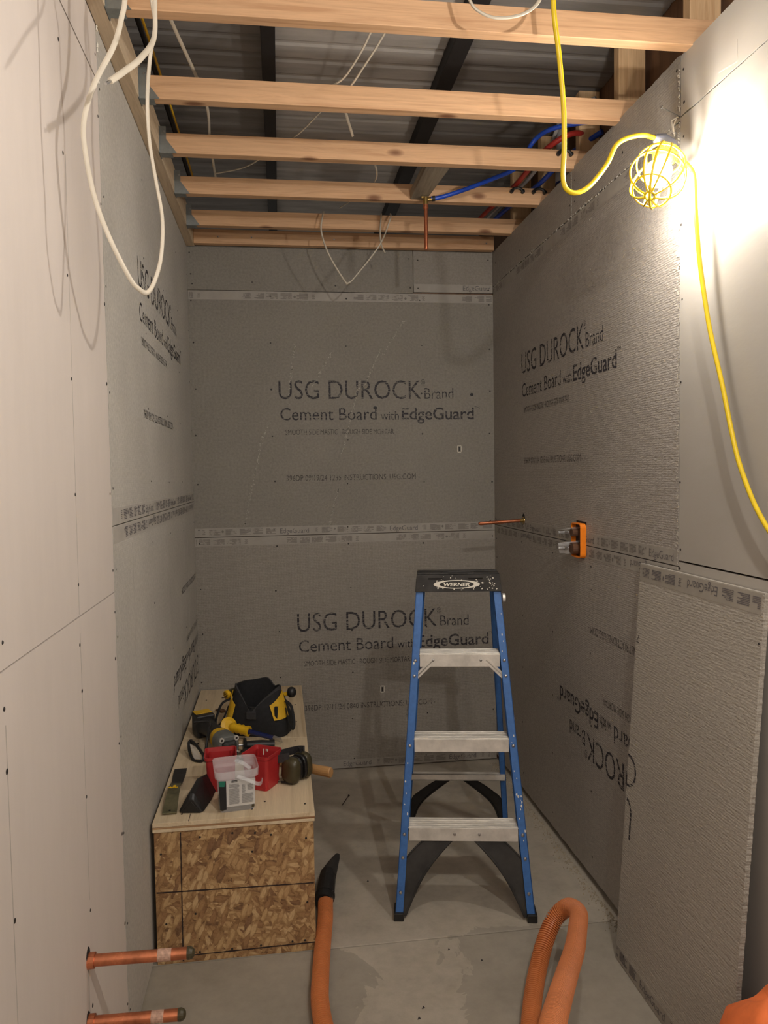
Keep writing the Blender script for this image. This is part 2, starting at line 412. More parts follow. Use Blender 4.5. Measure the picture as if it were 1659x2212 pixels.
def block():
    global _block
    if _block is None:
        A = [text_mesh('USG DUROCK', 0, .724, .093, 0, thin=.004), text_mesh('Brand', .742, .893, .055, 0, thin=.003),
             text_mesh('Cement Board', .006, .492, .060, -.105), text_mesh('with', .513, .607, .042, -.105),
             text_mesh('EdgeGuard', .622, 1.0, .060, -.105, bold=.013)]
        A.append(text_mesh('®', .724, .745, .03, .068)); A.append(text_mesh('TM', 1.002, 1.03, .012, -.052))
        B = {k: [text_mesh('SMOOTH SIDE MASTIC · ROUGH SIDE MORTAR', .03, .58, .026, -.178, thin=.0),
                 text_mesh(k, .03, .71, .028, -.41, thin=.0)] for k in ('396DP 09/19/24 1235 INSTRUCTIONS: USG.COM -', '396DP 12/11/24 0840 INSTRUCTIONS: USG.COM -')}
        _block = (A, B)
    return _block
def stamp(F, parent, s0, z0, flip=1, rot=False, date=0, clip=None):
    A, B = block()
    if rot: xf = lambda x, z: (s0 - flip*x, z0 - z)
    else: xf = lambda x, z: (s0 + flip*x, z0 + z)
    lettering(A, F, xf, M['ink'], parent, 'brand_lettering', clip=clip)
    lettering(list(B.values())[date], F, xf, M['ink_faint'], parent, 'date_lettering', clip=clip)
_eg = None
def edge_band(F, parent, s0, s1, zlo, zhi, flip=1, rot=False, seed=0, pitch=.56, dark=False, start=None, letters=True, tmat=None):
    """reinforced edge tape with printed pattern"""
    global _eg
    if _eg is None: _eg = text_mesh('EdgeGuard', 0, .145, .024, .010, thin=.0)
    MB().prism([(s0, zlo), (s1, zlo), (s1, zhi), (s0, zhi)], 0, .0005, F).build('edge_tape', M[tmat or ('tape' if dark else 'tape_dim')], parent)
    rnd = random.Random(seed); lo, hi = min(s0, s1), max(s0, s1)
    p = MB(); txt = []
    hb = zhi-zlo
    x = -rnd.uniform(0, pitch) if start is None else start
    L = hi-lo
    def quad(a, b_, c, d_):
        if b_ < .004 or a > L-.004: return
        a = max(a, .004); b_ = min(b_, L-.004); 
        if b_ > a: q.append((a, b_, c, d_))
    q = []
    while x < L:
        if x > .0 and x+.145 < L and letters: txt.append(x)
        e = x+.175
        for k in range(5): quad(e+.003*(k % 2), e+.016-.003*(k % 2), .012+k*.005, .0145+k*.005)
        for cx in (x+.21, x+.29, x+.36, x+.425, x+.49):
            wdt = .055 if cx < x+.4 else .05
            for k in range(7):
                quad(cx, cx+wdt-rnd.choice((0, 0, .012, .02)), .0085+k*.0042, .0112+k*.0042)
        for k in range(8):   # dot
            a0, a1 = k/8*PI, (k+1)/8*PI
            quad(x+.276-.006*abs(math.sin((a0+a1)/2)), x+.276+.006*abs(math.sin((a0+a1)/2)), .020+.0018*k-.002, .020+.0018*(k+1)-.002)
        x += pitch
    def xf(x_, z_):
        if rot: return ((hi-x_) if flip > 0 else (lo+x_), zhi-z_)
        return ((lo+x_) if flip > 0 else (hi-x_), zlo+z_)
    for a, b_, c, d_ in q:
        P = [xf(a, c), xf(b_, c), xf(b_, d_), xf(a, d_)]
        p.add([F(u, v_, .0009) for u, v_ in P], [(0, 1, 2, 3)])
    if q: p.build('tape_print', M['ink_tape_dark' if dark else 'ink_tape'], parent)['kind'] = 'stuff'
    if txt:
        V, Fc = _eg
        lettering([([(vx+t0, vz) for vx, vz in V], Fc) for t0 in txt], F, xf, M['ink_tape_dark'], parent, 'tape_lettering', d=.001)
def screws(F, parent, pts, r=.0042, mat='screw'):
    p = MB()
    for s_, z_ in pts:
        s_ += random.uniform(-.008, .008); z_ += random.uniform(-.015, .015)
        n = 8; rr = r*random.uniform(.75, 1.15)
        vs = [F(s_+rr*math.cos(2*PI*k/n), z_+rr*math.sin(2*PI*k/n), .0002) for k in range(n)] + [F(s_+.7*rr*math.cos(2*PI*k/n), z_+.7*rr*math.sin(2*PI*k/n), .0011) for k in range(n)]
        p.add(vs, [tuple(range(n, 2*n))]+[(k, (k+1) % n, n+(k+1) % n, n+k) for k in range(n)])
    o = p.build('screw_heads', M[mat], parent); o['kind'] = 'stuff'; return o

# ================================================================== STRUCTURE
def struct(o): o['kind'] = 'structure'; return o
ZT = 2.65; ZD = 2.965; YF = -5.8
# floor: two concrete slabs meeting at a joint
fl = struct(MB().box(-.3, 1.9, YF, .3, -.12, -.05).build('floor', M['concrete']))
MB().box(-.2, 1.8, -1.4835, .2, -.05, 0).build('slab', M['concrete'], fl, bevel=.002)
MB().box(-.2, 1.8, YF, -1.4865, -.05, -.0012).build('slab', M['concrete'], fl, bevel=.002)
# ceiling: steel deck, black beams
ce = struct(MB().box(-.3, 1.9, YF, 1.7, ZD+.06, ZD+.1).build('ceiling', M['deck']))
def deck(x0, x1, mat, y0=YF+.05, y1=1.55, z=ZD):
    prof = []; y = y0
    while y < y1:
        prof += [(y, 0), (y+.055, 0), (y+.066, .004), (y+.078, .004), (y+.090, 0)]
        y += .105
    n = len(prof); m = MB()
    vs = [(x0, a, z+b) for a, b in prof]+[(x1, a, z+b) for a, b in prof]
    m.add(vs, [(i, i+1, n+i+1, n+i) for i in range(n-1)])
    return m.build('deck_panel', mat, ce)
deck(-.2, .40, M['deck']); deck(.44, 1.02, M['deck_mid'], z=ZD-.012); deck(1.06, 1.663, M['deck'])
for x0, x1 in ((.397, .443), (1.012, 1.072)):
    MB().box(x0, x1, YF+.1, 1.5, ZD-.06, ZD+.05).build('beam', M['black_beam'], ce, bevel=.003)

# back wall
wb = struct(MB().box(-.25, 1.9, .0135, .10, 0, ZT+.02).build('wall_back', M['sheath']))
b1 = board(FB, 0, W, .006, 1.221, M['cement_backlow'], wb, amp=(.001, 0, 0, 0))
b2 = board(FB, 0, W, 1.224, 2.439, M['cement_back'], wb)
b3 = board(FB, .0, 1.1195, 2.4415, 2.66, M['cement_back'], wb, amp=(0, .001, 0, 0))
b4 = board(FB, 1.1225, W-.001, 2.447, 2.66, M['cement_backlow'], wb, amp=(0, 0, 0, .001))
stamp(FB, b2, .430, 1.907, date=0)
stamp(FB, b1, .498, .728, date=1)
edge_band(FB, b2, .002, W-.002, 1.2245, 1.268, start=.42-.56, seed=1)
edge_band(FB, b1, .002, W-.002, 1.178, 1.2205, rot=True, start=-.02-.56, seed=2, letters=False)
edge_band(FB, b2, .002, W-.002, 2.395, 2.4385, rot=True, seed=3, start=-.38, letters=False)
edge_band(FB, b4, 1.124, W-.002, 2.449, 2.488, start=.255, seed=4)
edge_band(FB, b1, .55, W-.03, .008, .050, start=.17, seed=5)
for b, z0, z1 in ((b1, .05, 1.18), (b2, 1.26, 2.40)):
    pts = [(x, z0+(z1-z0)*k/5) for x in (.02, .40, .77, 1.16, 1.52) for k in range(6)]
    screws(FB, b, pts)
screws(FB, b3, [(.02, 2.63), (.02, 2.51), (.022, 2.48), (.32, 2.49), (.72, 2.47), (1.10, 2.60), (1.10, 2.47)])
screws(FB, b4, [(1.14, 2.61), (1.51, 2.60), (1.14, 2.46), (1.51, 2.465), (1.52, 2.475)])
# chalky scuffs and small chips on the upper back board
p = MB()
for (x0, z0, x1, z1, n) in ((.515, 2.18, .48, 1.93, 60), (.34, 1.70, .245, 1.27, 90), (1.07, 2.30, .95, 2.12, 40), (.95, 2.16, .86, 1.97, 60),
                            (.84, 2.00, .74, 1.62, 110), (.72, 1.45, .67, 1.27, 50), (.70, 2.14, .60, 1.97, 34), (.38, 1.79, .34, 1.70, 16)):
    for k in range(n):
        t_ = random.random(); x = x0+(x1-x0)*t_+random.gauss(0, .003); z = z0+(z1-z0)*t_; a = random.uniform(.0008, .0022)
        p.add([FB(x-a, z-a, .0013), FB(x+a, z-a*1.6, .0013), FB(x+a, z+a*1.6, .0013), FB(x-a, z+a, .0013)], [(0, 1, 2, 3)])
p.build('chalk_marks', M['chalk'], b2)['kind'] = 'stuff'
for (x, z) in ((.915, 1.862), (1.42, 1.928)):
    MB().prism([(x+.009*math.cos(a*PI/5)*(1.2 if a % 2 else 1), z+.008*math.sin(a*PI/5)) for a in range(10)], .0002, .0016, FB).build('ink_blot', M['black_beam'], b2)
for par, x, z in ((b2, 1.352, 1.648), (b1, .930, .410)):
    m = MB()
    for (a0, a1, c0, c1) in ((-.011, -.008, -.018, .018), (.008, .011, -.018, .018), (-.011, .011, .015, .018), (-.011, .011, -.018, -.015)):
        m.prism([(x+a0, z+c0), (x+a1, z+c0), (x+a1, z+c1), (x+a0, z+c1)], .0003, .0012, FB)
    m.build('stencil_box', M['white_paint'], par)
    MB().prism([(x-.004, z-.011), (x+.004, z-.011), (x+.004, z+.011), (x-.004, z+.011)], .0003, .0012, FB).build('stencil_core', M['screw'], par)

# left wall
wl = struct(MB().box(-.14, -.0135, YF, .1, 0, 2.62).build('wall_left', M['sheath']))
c1 = board(FL, YL+.001, 0, .006, 1.4015, M['cement_left'], wl, amp=(0, 0, 0, .002))
c2 = board(FL, YL+.002, 0, 1.4045, ZT+.002, M['cement_left'], wl, amp=(0, 0, 0, .001))
stamp(FL, c2, -1.372, 2.128, date=0)
stamp(FL, c1, .15, .64, rot=True, date=1, clip=[((-.002, 0), (1, 0))])
edge_band(FL, c2, YL+.004, -.002, 1.405, 1.449, seed=8, dark=True, tmat='tape_left', start=-.07)
edge_band(FL, c1, YL+.004, -.002, 1.357, 1.4005, rot=True, seed=9, dark=True, tmat='tape_left', start=.05)
screws(FL, c1, [(y, z) for y in (-1.835, -1.25, -.83, -.42, -.02) for z in (.12, .35, .6, .85, 1.1, 1.3)], r=.0035)
screws(FL, c2, [(y, z) for y in (-1.835, -1.25, -.83, -.42, -.02) for z in (1.5, 1.75, 2.0, 2.25, 2.5)], r=.0035)
p = MB()
for y, wd in ((-1.60, .006), (-.93, .010), (-.90, .003), (-.42, .006), (-.30, .003)):   # vertical scuffs along the stud lines
    p.prism([(y, .35), (y+wd, .35), (y+wd*.7, 1.34), (y, 1.34)], .0001, .0005, FL)
p.build('scuff_lines', M['tape_left'], c1)['kind'] = 'stuff'
DL = 'drywall_panel'
d1 = board(FL, YF, YL-.002, .01, 1.2335, M['drywall'], wl, DL, amp=(0, .002, 0, 0))
d2 = board(FL, YF, YL-.002, 1.2365, 2.508, M['drywall'], wl, DL, amp=(0, .001, 0, 0))
d3 = board(FL, YF, YL-.002, 2.513, ZT-.004, M['drywall'], wl, DL, amp=(0, .002, 0, 0))
for d, zz in ((d1, (.15, .38, .6, .85, 1.08, 1.19)), (d2, (1.29, 1.5, 1.75, 1.95, 2.2, 2.42)), (d3, (2.56,))):
    screws(FL, d, [(y, z) for y in (YL-.012, -2.205, -2.65, -3.1) for z in zz], r=.0045)
p = MB()
for y, z0, z1 in ((-2.205, .62, 1.2), (-2.655, .1, 1.15)): p.prism([(y, z0), (y+.0022, z0), (y+.003, z1), (y+.0005, z1)], .0001, .0004, FL)
p.build('pencil_line', M['pencil'], d1)
MB().prism([(-2.205, 1.24), (-2.203, 1.24), (-2.184, 2.2), (-2.186, 2.2)], .0001, .0004, FL).build('pencil_line', M['pencil'], d2)
# cut-out round the copper stubs
def hole(F, par, s, z, rs, rz, name='cut_hole', mat='dark_gap'):
    MB().prism([(s+rs*math.cos(k*PI/8)*random.uniform(.88, 1.12), z+rz*math.sin(k*PI/8)*random.uniform(.9, 1.1)) for k in range(16)], .0001, .0009, F).build(name, M[mat], par)
hole(FL, d1, -2.232, .508, .015, .024); hole(FL, d1, -2.25, .381, .016, .02); hole(FL, d1, -2.42, .425, .012, .013)
p = MB(); p.prism([(-2.236, .25), (-2.232, .25), (-2.232, .485), (-2.236, .485)], .0001, .0007, FL); p.build('stub_line', M['pencil'], d1)  # thin line running straight down below the upper copper stub
# drywall corner: torn paper scraps at the panel edge
p = MB()
for z in (2.515, 2.52, 2.60, 2.63):
    for k in range(4):
        y = YL-.004+random.uniform(-.004, .006); zz = z+random.uniform(-.02, .02); a = random.uniform(.003, .007)
        p.add([FL(y, zz, .001), FL(y+a, zz+.002, .005), FL(y+a*.4, zz+a*1.6, .003)], [(0, 1, 2)])
p.build('torn_paper', M['white_paint'], d3)['kind'] = 'stuff'

struct(MB().box(-.30, -.26, YF, 1.6, 2.5, ZD+.06).build('wall_plenum_left', M['sheath']))
struct(MB().box(-.25, 1.66, 1.55, 1.6, 2.4, ZD+.05).build('wall_plenum_back', M['sheath']))
# right wall
wr = struct(MB().box(1.665, 1.72, YF, 1.6, 0, ZD+.03).build('wall_right', M['sheath']))
e1 = board(FR, YR+.002, 0, .028, 1.2505, M['cement_right'], wr, amp=(.002, 0, 0, .002))
e2 = board(FR, YR+.002, 0, 1.2535, 2.4785, M['cement_right'], wr, amp=(0, 0, .0015, .0015))
e3 = board(FR, -1.0755, 0, 2.4825, ZT+.004, M['cement_strip'], wr, amp=(.002, 0, 0, .001))
e4 = board(FR, YR+.002, -1.0785, 2.4825, ZT+.008, M['cement_strip'], wr, amp=(.003, .001, .002, .002))
stamp(FR, e2, -.465, 1.972, flip=-1, date=0)
stamp(FR, e1, -1.935, .552, flip=-1, rot=True, date=1, clip=[((YR+.004, 0), (-1, 0))])
edge_band(FR, e2, YR+.006, -.002, 1.254, 1.298, flip=-1, seed=11, start=.01-.56)
edge_band(FR, e1, YR+.006, -.002, 1.206, 1.2495, flip=-1, rot=True, seed=12, start=.15-.56)
edge_band(FR, e2, YR+.006, -.002, 2.432, 2.477, flip=-1, rot=True, seed=13, start=-.2, letters=False)
screws(FR, e1, [(y, z) for y in (-.03, -.45, -.85, -1.25, -1.85) for z in (.1, .35, .6, .85, 1.08, 1.19)])
screws(FR, e2, [(y, z) for y in (-.03, -.45, -.85, -1.25, -1.85) for z in (1.32, 1.5, 1.75, 2.0, 2.25, 2.42)], mat='chalk')
screws(FR, e3, [(-.05, 2.6), (-.45, 2.55), (-1.05, 2.62), (-1.06, 2.52)]); screws(FR, e4, [(-1.11, 2.62), (-1.11, 2.52), (-1.5, 2.55), (-1.84, 2.62)])
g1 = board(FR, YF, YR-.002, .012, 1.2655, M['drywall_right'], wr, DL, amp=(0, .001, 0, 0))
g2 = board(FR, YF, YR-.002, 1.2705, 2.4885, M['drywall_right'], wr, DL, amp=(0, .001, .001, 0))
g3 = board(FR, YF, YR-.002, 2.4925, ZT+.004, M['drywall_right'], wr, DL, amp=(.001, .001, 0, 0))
for d, zz in ((g1, (.15, .45, .75, 1.0, 1.235)), (g2, (1.295, 1.5, 1.78, 2.0, 2.2, 2.42)), (g3, (2.52, 2.61))):
    screws(FR, d, [(y, z) for y in (YR-.014, -2.42, -2.95) for z in zz], r=.0042)
p = MB()   # dried compound smeared along the cut seams of the top strips
for k in range(150):
    y = random.uniform(-1.86, -.02); z = 2.4805+random.gauss(0, .0025); a = random.uniform(.001, .0035)
    p.add([FR(y, z-a, .0005), FR(y+a*1.5, z, .003), FR(y, z+a, .002), FR(y-a*1.5, z, .0012)], [(0, 1, 2), (0, 2, 3)])
for k in range(60):
    z = random.uniform(2.47, 2.655); y = -1.077+random.gauss(0, .0018); a = random.uniform(.001, .003)
    p.add([FR(y, z-a, .0005), FR(y+a, z, .003), FR(y, z+a, .002), FR(y-a, z, .0012)], [(0, 1, 2), (0, 2, 3)])
o = p.build('seam_crumbs', M['chalk'], e3); o['kind'] = 'stuff'
p = MB()   # frayed board edge beside the drywall
for k in range(260):
    z = random.uniform(1.2, 2.62); y = YR+random.gauss(.003, .0025); a = random.uniform(.001, .0032)
    p.add([FR(y, z-a, .0004), FR(y+a, z, .0035), FR(y, z+a*1.4, .002), FR(y-a, z, .0012)], [(0, 1, 2), (0, 2, 3)])
o = p.build('frayed_edge', M['chalk'], e2); o['kind'] = 'stuff'
# marks on right upper drywall
p = MB(); p.prism([(-2.13, 2.505), (-2.126, 2.505), (-2.125, 2.555), (-2.128, 2.555)], .0001, .0005, FR)
p.prism([(-2.13, 2.505), (-2.126, 2.502), (-2.05, 2.515), (-2.05, 2.519)], .0001, .0005, FR); p.build('scribble', M['pencil'], g3)
# end wall behind the camera
wf = struct(MB().box(-.14, 1.72, YF-.1, YF, 0, ZD+.03).build('wall_front', M['drywall']))
# crumbs along the right wall base
p = MB()
for k in range(700):
    y = random.uniform(-1.55, -.05); x = 1.525-abs(random.gauss(0, .022)); s_ = random.uniform(.001, .0042)
    p.add([(x-s_, y-s_, 0), (x+s_, y-s_*.5, 0), (x, y+s_, 0), (x, y, s_*1.6)], [(0, 1, 3), (1, 2, 3), (2, 0, 3)])
o = p.build('floor_crumbs', M['dust'], fl); o['kind'] = 'stuff'
p = MB()
for (x, y) in ((.80, -1.80), (.78, -1.84), (.93, -1.55), (1.05, -1.93), (1.33, -1.42), (.72, -1.1), (1.4, -2.0), (1.02, -1.62)):
    s_ = random.uniform(.003, .006)
    p.add([(x-s_, y-s_, 0), (x+s_, y-s_*.5, 0), (x, y+s_, 0), (x, y, s_)], [(0, 1, 3), (1, 2, 3), (2, 0, 3)])
p.build('grit', M['screw'], fl)['kind'] = 'stuff'

# ================================================================== CEILING FRAMING
names = ['nearest ceiling joist, topmost in the picture, pine with a cord passing in front', 'second ceiling joist from the front, with a split knot near its middle',
         'third ceiling joist from the front, with the pipe clips on its right end', 'fourth ceiling joist from the front, with the grey block and brass elbow on it',
         'fifth ceiling joist from the front, just ahead of the back ledger']
JY = [-1.927, -1.487, -1.10, -.715, -.328]
XE = [1.66, 1.66, 1.66, 1.66, 1.66]
for i, y in enumerate(JY):
    t_ = thing('ceiling_joist', names[i], 'joist', (.037, y, ZT), 0, 'pine ceiling joists')
    MB().box(.001, XE[i]-.037, 0, .037, 0, .0675).build('beam', M['pine'], t_, bevel=.0018)
    hgr = MB().box(.0005, .004, -.012, .050, -.003, .085).box(.0, .045, -.002, .039, -.0025, -.0005)
    hgr.prism([(.0, -.002), (.062, -.002), (.026, .045), (.026, .088), (.0, .088)], -.0022, -.0004, lambda a, b, d: (a, d, b))
    hgr.build('joist_hanger', M['galv'], t_)
    MB().cyl((.02, -.0035, .07), (.02, -.0005, .07), .004, n=8).build('nail_head', M['steel'], t_)
t_ = thing('back_ledger', 'pine ledger lying against the back wall above the grey boards', 'ledger', (.037, -.065, ZT))
MB().box(.004, 1.49, 0, .037, -.002, .0655).build('beam', M['pine'], t_, bevel=.0018)
for x in (.12, .28, .68, 1.45): MB().cyl((x, -.002, .03), (x, 0, .03), .004, n=8).build('nail_head', M['steel'], t_)
t_ = thing('side_ledger', 'pine ledger running along the top of the left wall, holding the hangers', 'ledger', (.0005, -3.4, ZT-.003))
MB().box(.0, .040, 0, 3.385, 0, .105).build('beam', M['pine_y'], t_, bevel=.0018)
PY = [(-1.888, 1.552, 1.642), (-1.448, 1.553, 1.645), (-1.062, 1.575, 1.655), (-.676, 1.56, 1.65), (-.289, 1.556, 1.648)]
PL = ['nearest pine stud rising behind the first joist at the top right', 'pine stud rising behind the second joist, beside the brown sheathing',
      'pine stud rising behind the third joist near the pipes', 'pine stud behind the fourth joist, next to the grey pipe', 'farthest pine stud, behind the fifth joist']
for i, (y, x0, x1) in enumerate(PY):
    t_ = thing('wall_stud', PL[i], 'stud', (x0, y+.002, ZT-.2), 0, 'studs above the right wall')
    MB().box(0, x1-x0, 0, .037, 0, ZD-ZT+.19).build('board', M['pine_z'], t_, bevel=.0015)
t_ = thing('blocking', 'short grey weathered block between the third and fourth joists', 'block', (1.03, -1.062, ZT+.004), 0)
MB().add([(-.043, 0, 0), (.047, 0, 0), (.022, .345, 0), (-.045, .345, 0), (-.043, 0, .036), (.047, 0, .036), (.022, .345, .036), (-.045, .345, .036)],
         [(0, 3, 2, 1), (4, 5, 6, 7), (0, 1, 5, 4), (1, 2, 6, 5), (2, 3, 7, 6), (3, 0, 4, 7)]).build('board', M['pine_grey'], t_, bevel=.001)
# copper drop
t_ = thing('shower_drop', 'brass elbow and vertical copper stub hanging from the grey block', 'pipe', (1.04, -.765, 2.436))
MB().tube([(0, 0, .004), (0, 0, .185)], .0075, 14).build('pipe', M['copper'], t_, smooth=True)
MB().lathe([(0, 0), (.006, .001), (.0082, .006), (.0085, .012)], 14).build('cap', M['copper'], t_)
MB().cyl((0, 0, .165), (0, 0, .188), .0100).cyl((0, 0, .168), (0, 0, .172), .0115).build('collar', M['copper'], t_)
MB().cyl((0, 0, .182), (0, 0, .212), .0105).cyl((0, 0, .202), (.030, 0, .206), .008).box(-.018, .012, -.003, .004, .208, .2155).build('elbow', M['brass'], t_, bevel=.001)
MB().tube(catmull([(1.062, -.765, 2.643), (1.10, -.768, 2.648), (1.187, -.80, 2.668), (1.275, -.90, 2.676), (1.33, -1.02, 2.67), (1.36, -1.05, 2.70), (1.40, -1.064, 2.765), (1.45, -1.146, 2.775), (1.6, -1.21, 2.78)]), .0085, 12).build('water_tube', M['blue_pex'], None, smooth=True)
tag(bpy.data.objects['water_tube'], 'bright blue water tube curving from the brass elbow', 'tube')
MB().cyl((1.066, -.765, 2.6425), (1.078, -.7655, 2.644), .0105).build('crimp_ring', M['black_beam'], bpy.data.objects['water_tube'])
o = MB().tube(catmull([(1.42, .0, 2.77), (1.43, -.26, 2.765), (1.44, -.70, 2.735), (1.45, -.95, 2.745), (1.475, -1.04, 2.76), (1.53, -1.075, 2.785), (1.59, -1.05, 2.80), (1.645, -.99, 2.80)]), .0105, 12).build('water_tube', M['red_pex'], None, smooth=True)
tag(o, 'red water tube arching over the third joist by the right wall', 'tube')
o = MB().tube(catmull([(1.50, .0, 2.775), (1.517, -.283, 2.77), (1.535, -.70, 2.735), (1.555, -.92, 2.745), (1.60, -1.02, 2.77), (1.648, -1.10, 2.79)]), .010, 12).build('water_tube', M['blue_pex'], None, smooth=True)
tag(o, 'dull blue water tube running straight along the right wall top', 'tube')
o = MB().tube(catmull([(1.475, .0, 2.79), (1.485, -.283, 2.785), (1.49, -.70, 2.755), (1.495, -.95, 2.78), (1.50, -1.10, 2.84), (1.58, -1.2, 2.86)]), .008, 12).build('water_tube', M['grey_pvc'], None, smooth=True)
tag(o, 'pale grey tube running between the red and blue tubes', 'tube')
for j, (x, y, l) in enumerate(((1.44, -.724, 'black pipe clip under the red tube on the fourth joist'), (1.535, -.724, 'black pipe clip under the blue tube on the fourth joist'), (1.50, -1.108, 'black pipe clip on the third joist'))):
    c_ = thing('pipe_clip', l, 'clip', (x, y, 2.7))
    MB().tube([(-.026, 0, -.004), (-.016, 0, .010), (0, 0, .014), (.016, 0, .010), (.026, 0, -.004)], .006, 8).cyl((-.024, -.004, 0), (-.024, .012, 0), .008, n=10).cyl((.024, -.004, 0), (.024, .012, 0), .008, n=10).build('clip', M['black_plastic'], c_)
t_ = thing('drain_pipe', 'grey plastic pipe rising behind the right wall near the fourth joist', 'pipe', (1.61, -.80, 2.45))
MB().tube([(0, 0, 0), (0, 0, .60)], .026, 18).build('pipe', M['grey_pvc'], t_, smooth=True)
MB().cyl((0, 0, .26), (0, 0, .32), .031, n=18).build('coupling', M['grey_pvc'], t_)
MB().cyl((0, 0, .255), (0, 0, .262), .0315, n=18).build('primer_band', M['navy'], t_)
t_ = thing('vent_pipe', 'slim pale pipe rising behind the second joist at the right wall', 'pipe', (1.63, -1.30, 2.45))
MB().tube([(0, 0, 0), (0, 0, .62)], .016, 14).build('pipe', M['grey_pvc'], t_, smooth=True)

def cable(pts, r, mat, label, cat='cable', name='cable', group=None, k=8, flat=.6):
    o = MB().tube(catmull(pts, k), r, 10, flat=flat).build(name, M[mat], None, smooth=True); tag(o, label, cat, group); return o
cable([(.02, -2.6, 2.86), (.045, -1.9, 2.84), (.06, -1.2, 2.83), (.07, -.3, 2.82)], .008, 'black_beam', 'black cable running beside the left ledger above the joists', flat=1)
cable([(.032, -2.6, 2.84), (.062, -1.9, 2.825), (.078, -1.2, 2.815), (.09, -.3, 2.80)], .004, 'yellow', 'thin yellow striped cable beside the black one over the left ledger', flat=1)
cable([(.10, -2.3, 2.82), (.15, -1.75, 2.78), (.21, -1.25, 2.77), (.20, -.95, 2.76), (.19, -.55, 2.76)], .0055, 'cable_white', 'white cable lying across the joists near the left wall')

# long white cable loop in front of the left wall
left = [(.165, -2.30, 2.72), (.153, -2.303, 2.477), (.143, -2.303, 2.415), (.128, -2.309, 2.359), (.093, -2.32, 2.282), (.073, -2.329, 2.208), (.073, -2.327, 2.149), (.086, -2.319, 2.065), (.111, -2.31, 1.989), (.138, -2.276, 1.927), (.151, -2.253, 1.911), (.164, -2.229, 1.909), (.178, -2.214, 1.939), (.19, -2.198, 1.996), (.191, -2.175, 2.08), (.177, -2.164, 2.171), (.167, -2.162, 2.249), (.167, -2.17, 2.331), (.176, -2.172, 2.417), (.191, -2.194, 2.462), (.187, -2.201, 2.513), (.186, -2.2, 2.60), (.186, -2.10, 2.75)]
cable(left, .0055, 'cable_white', 'long white cable loop hanging in front of the left wall', k=5)
cable([(.2, -2.12, 2.75), (.2, -2.235, 2.56), (.198, -2.240, 2.48), (.197, -2.262, 2.403), (.185, -2.36, 2.312), (.168, -2.415, 2.262), (.15, -2.465, 2.217)], .0055, 'cable_white', 'short white cable tail with stripped end beside the long loop')
tl = bpy.data.objects['cable'] if False else [o for o in bpy.data.objects if o.get('label', '').startswith('short white cable tail')][0]
MB().tube([(.15, -2.465, 2.217), (.145, -2.478, 2.206)], .0025, 8).build('bare_wire', M['steel'], tl)
cable([(.655, -.29, 2.7225), (.652, -.325, 2.7235), (.648, -.350, 2.715), (.644, -.372, 2.69), (.636, -.38, 2.62), (.668, -.38, 2.518), (.735, -.38, 2.405), (.755, -.38, 2.393), (.792, -.38, 2.428), (.9, -.38, 2.565), (.95, -.375, 2.68), (.958, -.350, 2.713), (.960, -.325, 2.7235), (.962, -.29, 2.7225)], .0048, 'cable_white', 'white cable loop hanging below the fifth joist in front of the back wall')
cable([(.918, -.295, 2.7222), (.917, -.322, 2.7228), (.914, -.350, 2.708), (.906, -.362, 2.64), (.909, -.362, 2.58), (.927, -.362, 2.535)], .004, 'cable_white', 'short dull cable end hanging beside the loop at the back wall')
cable([(.70, -1.95, 2.87), (.72, -1.70, 2.80), (.655, -1.53, 2.73), (.60, -1.45, 2.725)], .0048, 'cable_white', 'left one of two white cables crossing between the first and second joists')
cable([(.78, -1.95, 2.88), (.77, -1.70, 2.81), (.69, -1.53, 2.73), (.66, -1.43, 2.725), (.66, -1.30, 2.76), (.71, -1.12, 2.725)], .0048, 'cable_white', 'right one of two white cables crossing between the first and second joists')
cable([(.66, -1.42, 2.722), (.60, -1.28, 2.74), (.52, -1.12, 2.725), (.45, -.98, 2.74), (.33, -.83, 2.72), (.20, -.73, 2.725)], .0042, 'cable_white', 'white cable sagging from the second joist towards the left')
cable([(.72, -1.07, 2.722), (.78, -.95, 2.75), (.84, -.78, 2.73), (.82, -.62, 2.725), (.72, -.40, 2.72)], .0042, 'cable_white', 'white cable zigzagging from the third joist to the fifth')
cable([(.88, -2.02, 2.74), (.90, -2.05, 2.65), (.923, -2.05, 2.625), (.968, -2.05, 2.613), (1.031, -2.05, 2.626), (1.072, -2.05, 2.661), (1.09, -2.02, 2.74)], .0058, 'cable_white', 'coil of clear white cable drooping over the nearest joist at the top edge')

# ================================================================== WORK LIGHT
cordA = [(1.08, -2.10, 2.80), (1.09, -2.091, 2.702), (1.099, -2.076, 2.615), (1.12, -2.053, 2.532), (1.139, -2.031, 2.423), (1.146, -2.016, 2.329), (1.149, -2.0, 2.268), (1.16, -1.993, 2.239), (1.189, -1.987, 2.232), (1.229, -1.981, 2.255), (1.28, -1.965, 2.315), (1.309, -1.956, 2.367), (1.344, -1.949, 2.391), (1.39, -1.945, 2.402), (1.428, -1.938, 2.398)]
cordB = [(1.484, -1.945, 2.352), (1.5, -1.964, 2.325), (1.505, -1.992, 2.284), (1.50, -2.01, 2.195), (1.5, -2.027, 2.074), (1.5, -2.05, 1.975), (1.5, -2.082, 1.865), (1.5, -2.134, 1.732), (1.5, -2.174, 1.618), (1.5, -2.212, 1.529), (1.5, -2.284, 1.424), (1.5, -2.38, 1.35), (1.5, -2.6, 1.27), (1.5, -2.9, 1.35)]
wlg = thing('work_light', 'caged work light glowing at the right wall corner on a yellow cord', 'work light', (1.468, -1.938, 2.385))
R0 = Vector((1.468, -1.938, 2.385))
rel = lambda P: [tuple(Vector(p)-R0) for p in P]
MB().tube(catmull(rel(cordA), 6), .0062, 12).build('cord', M['yellow_cord'], wlg, smooth=True)
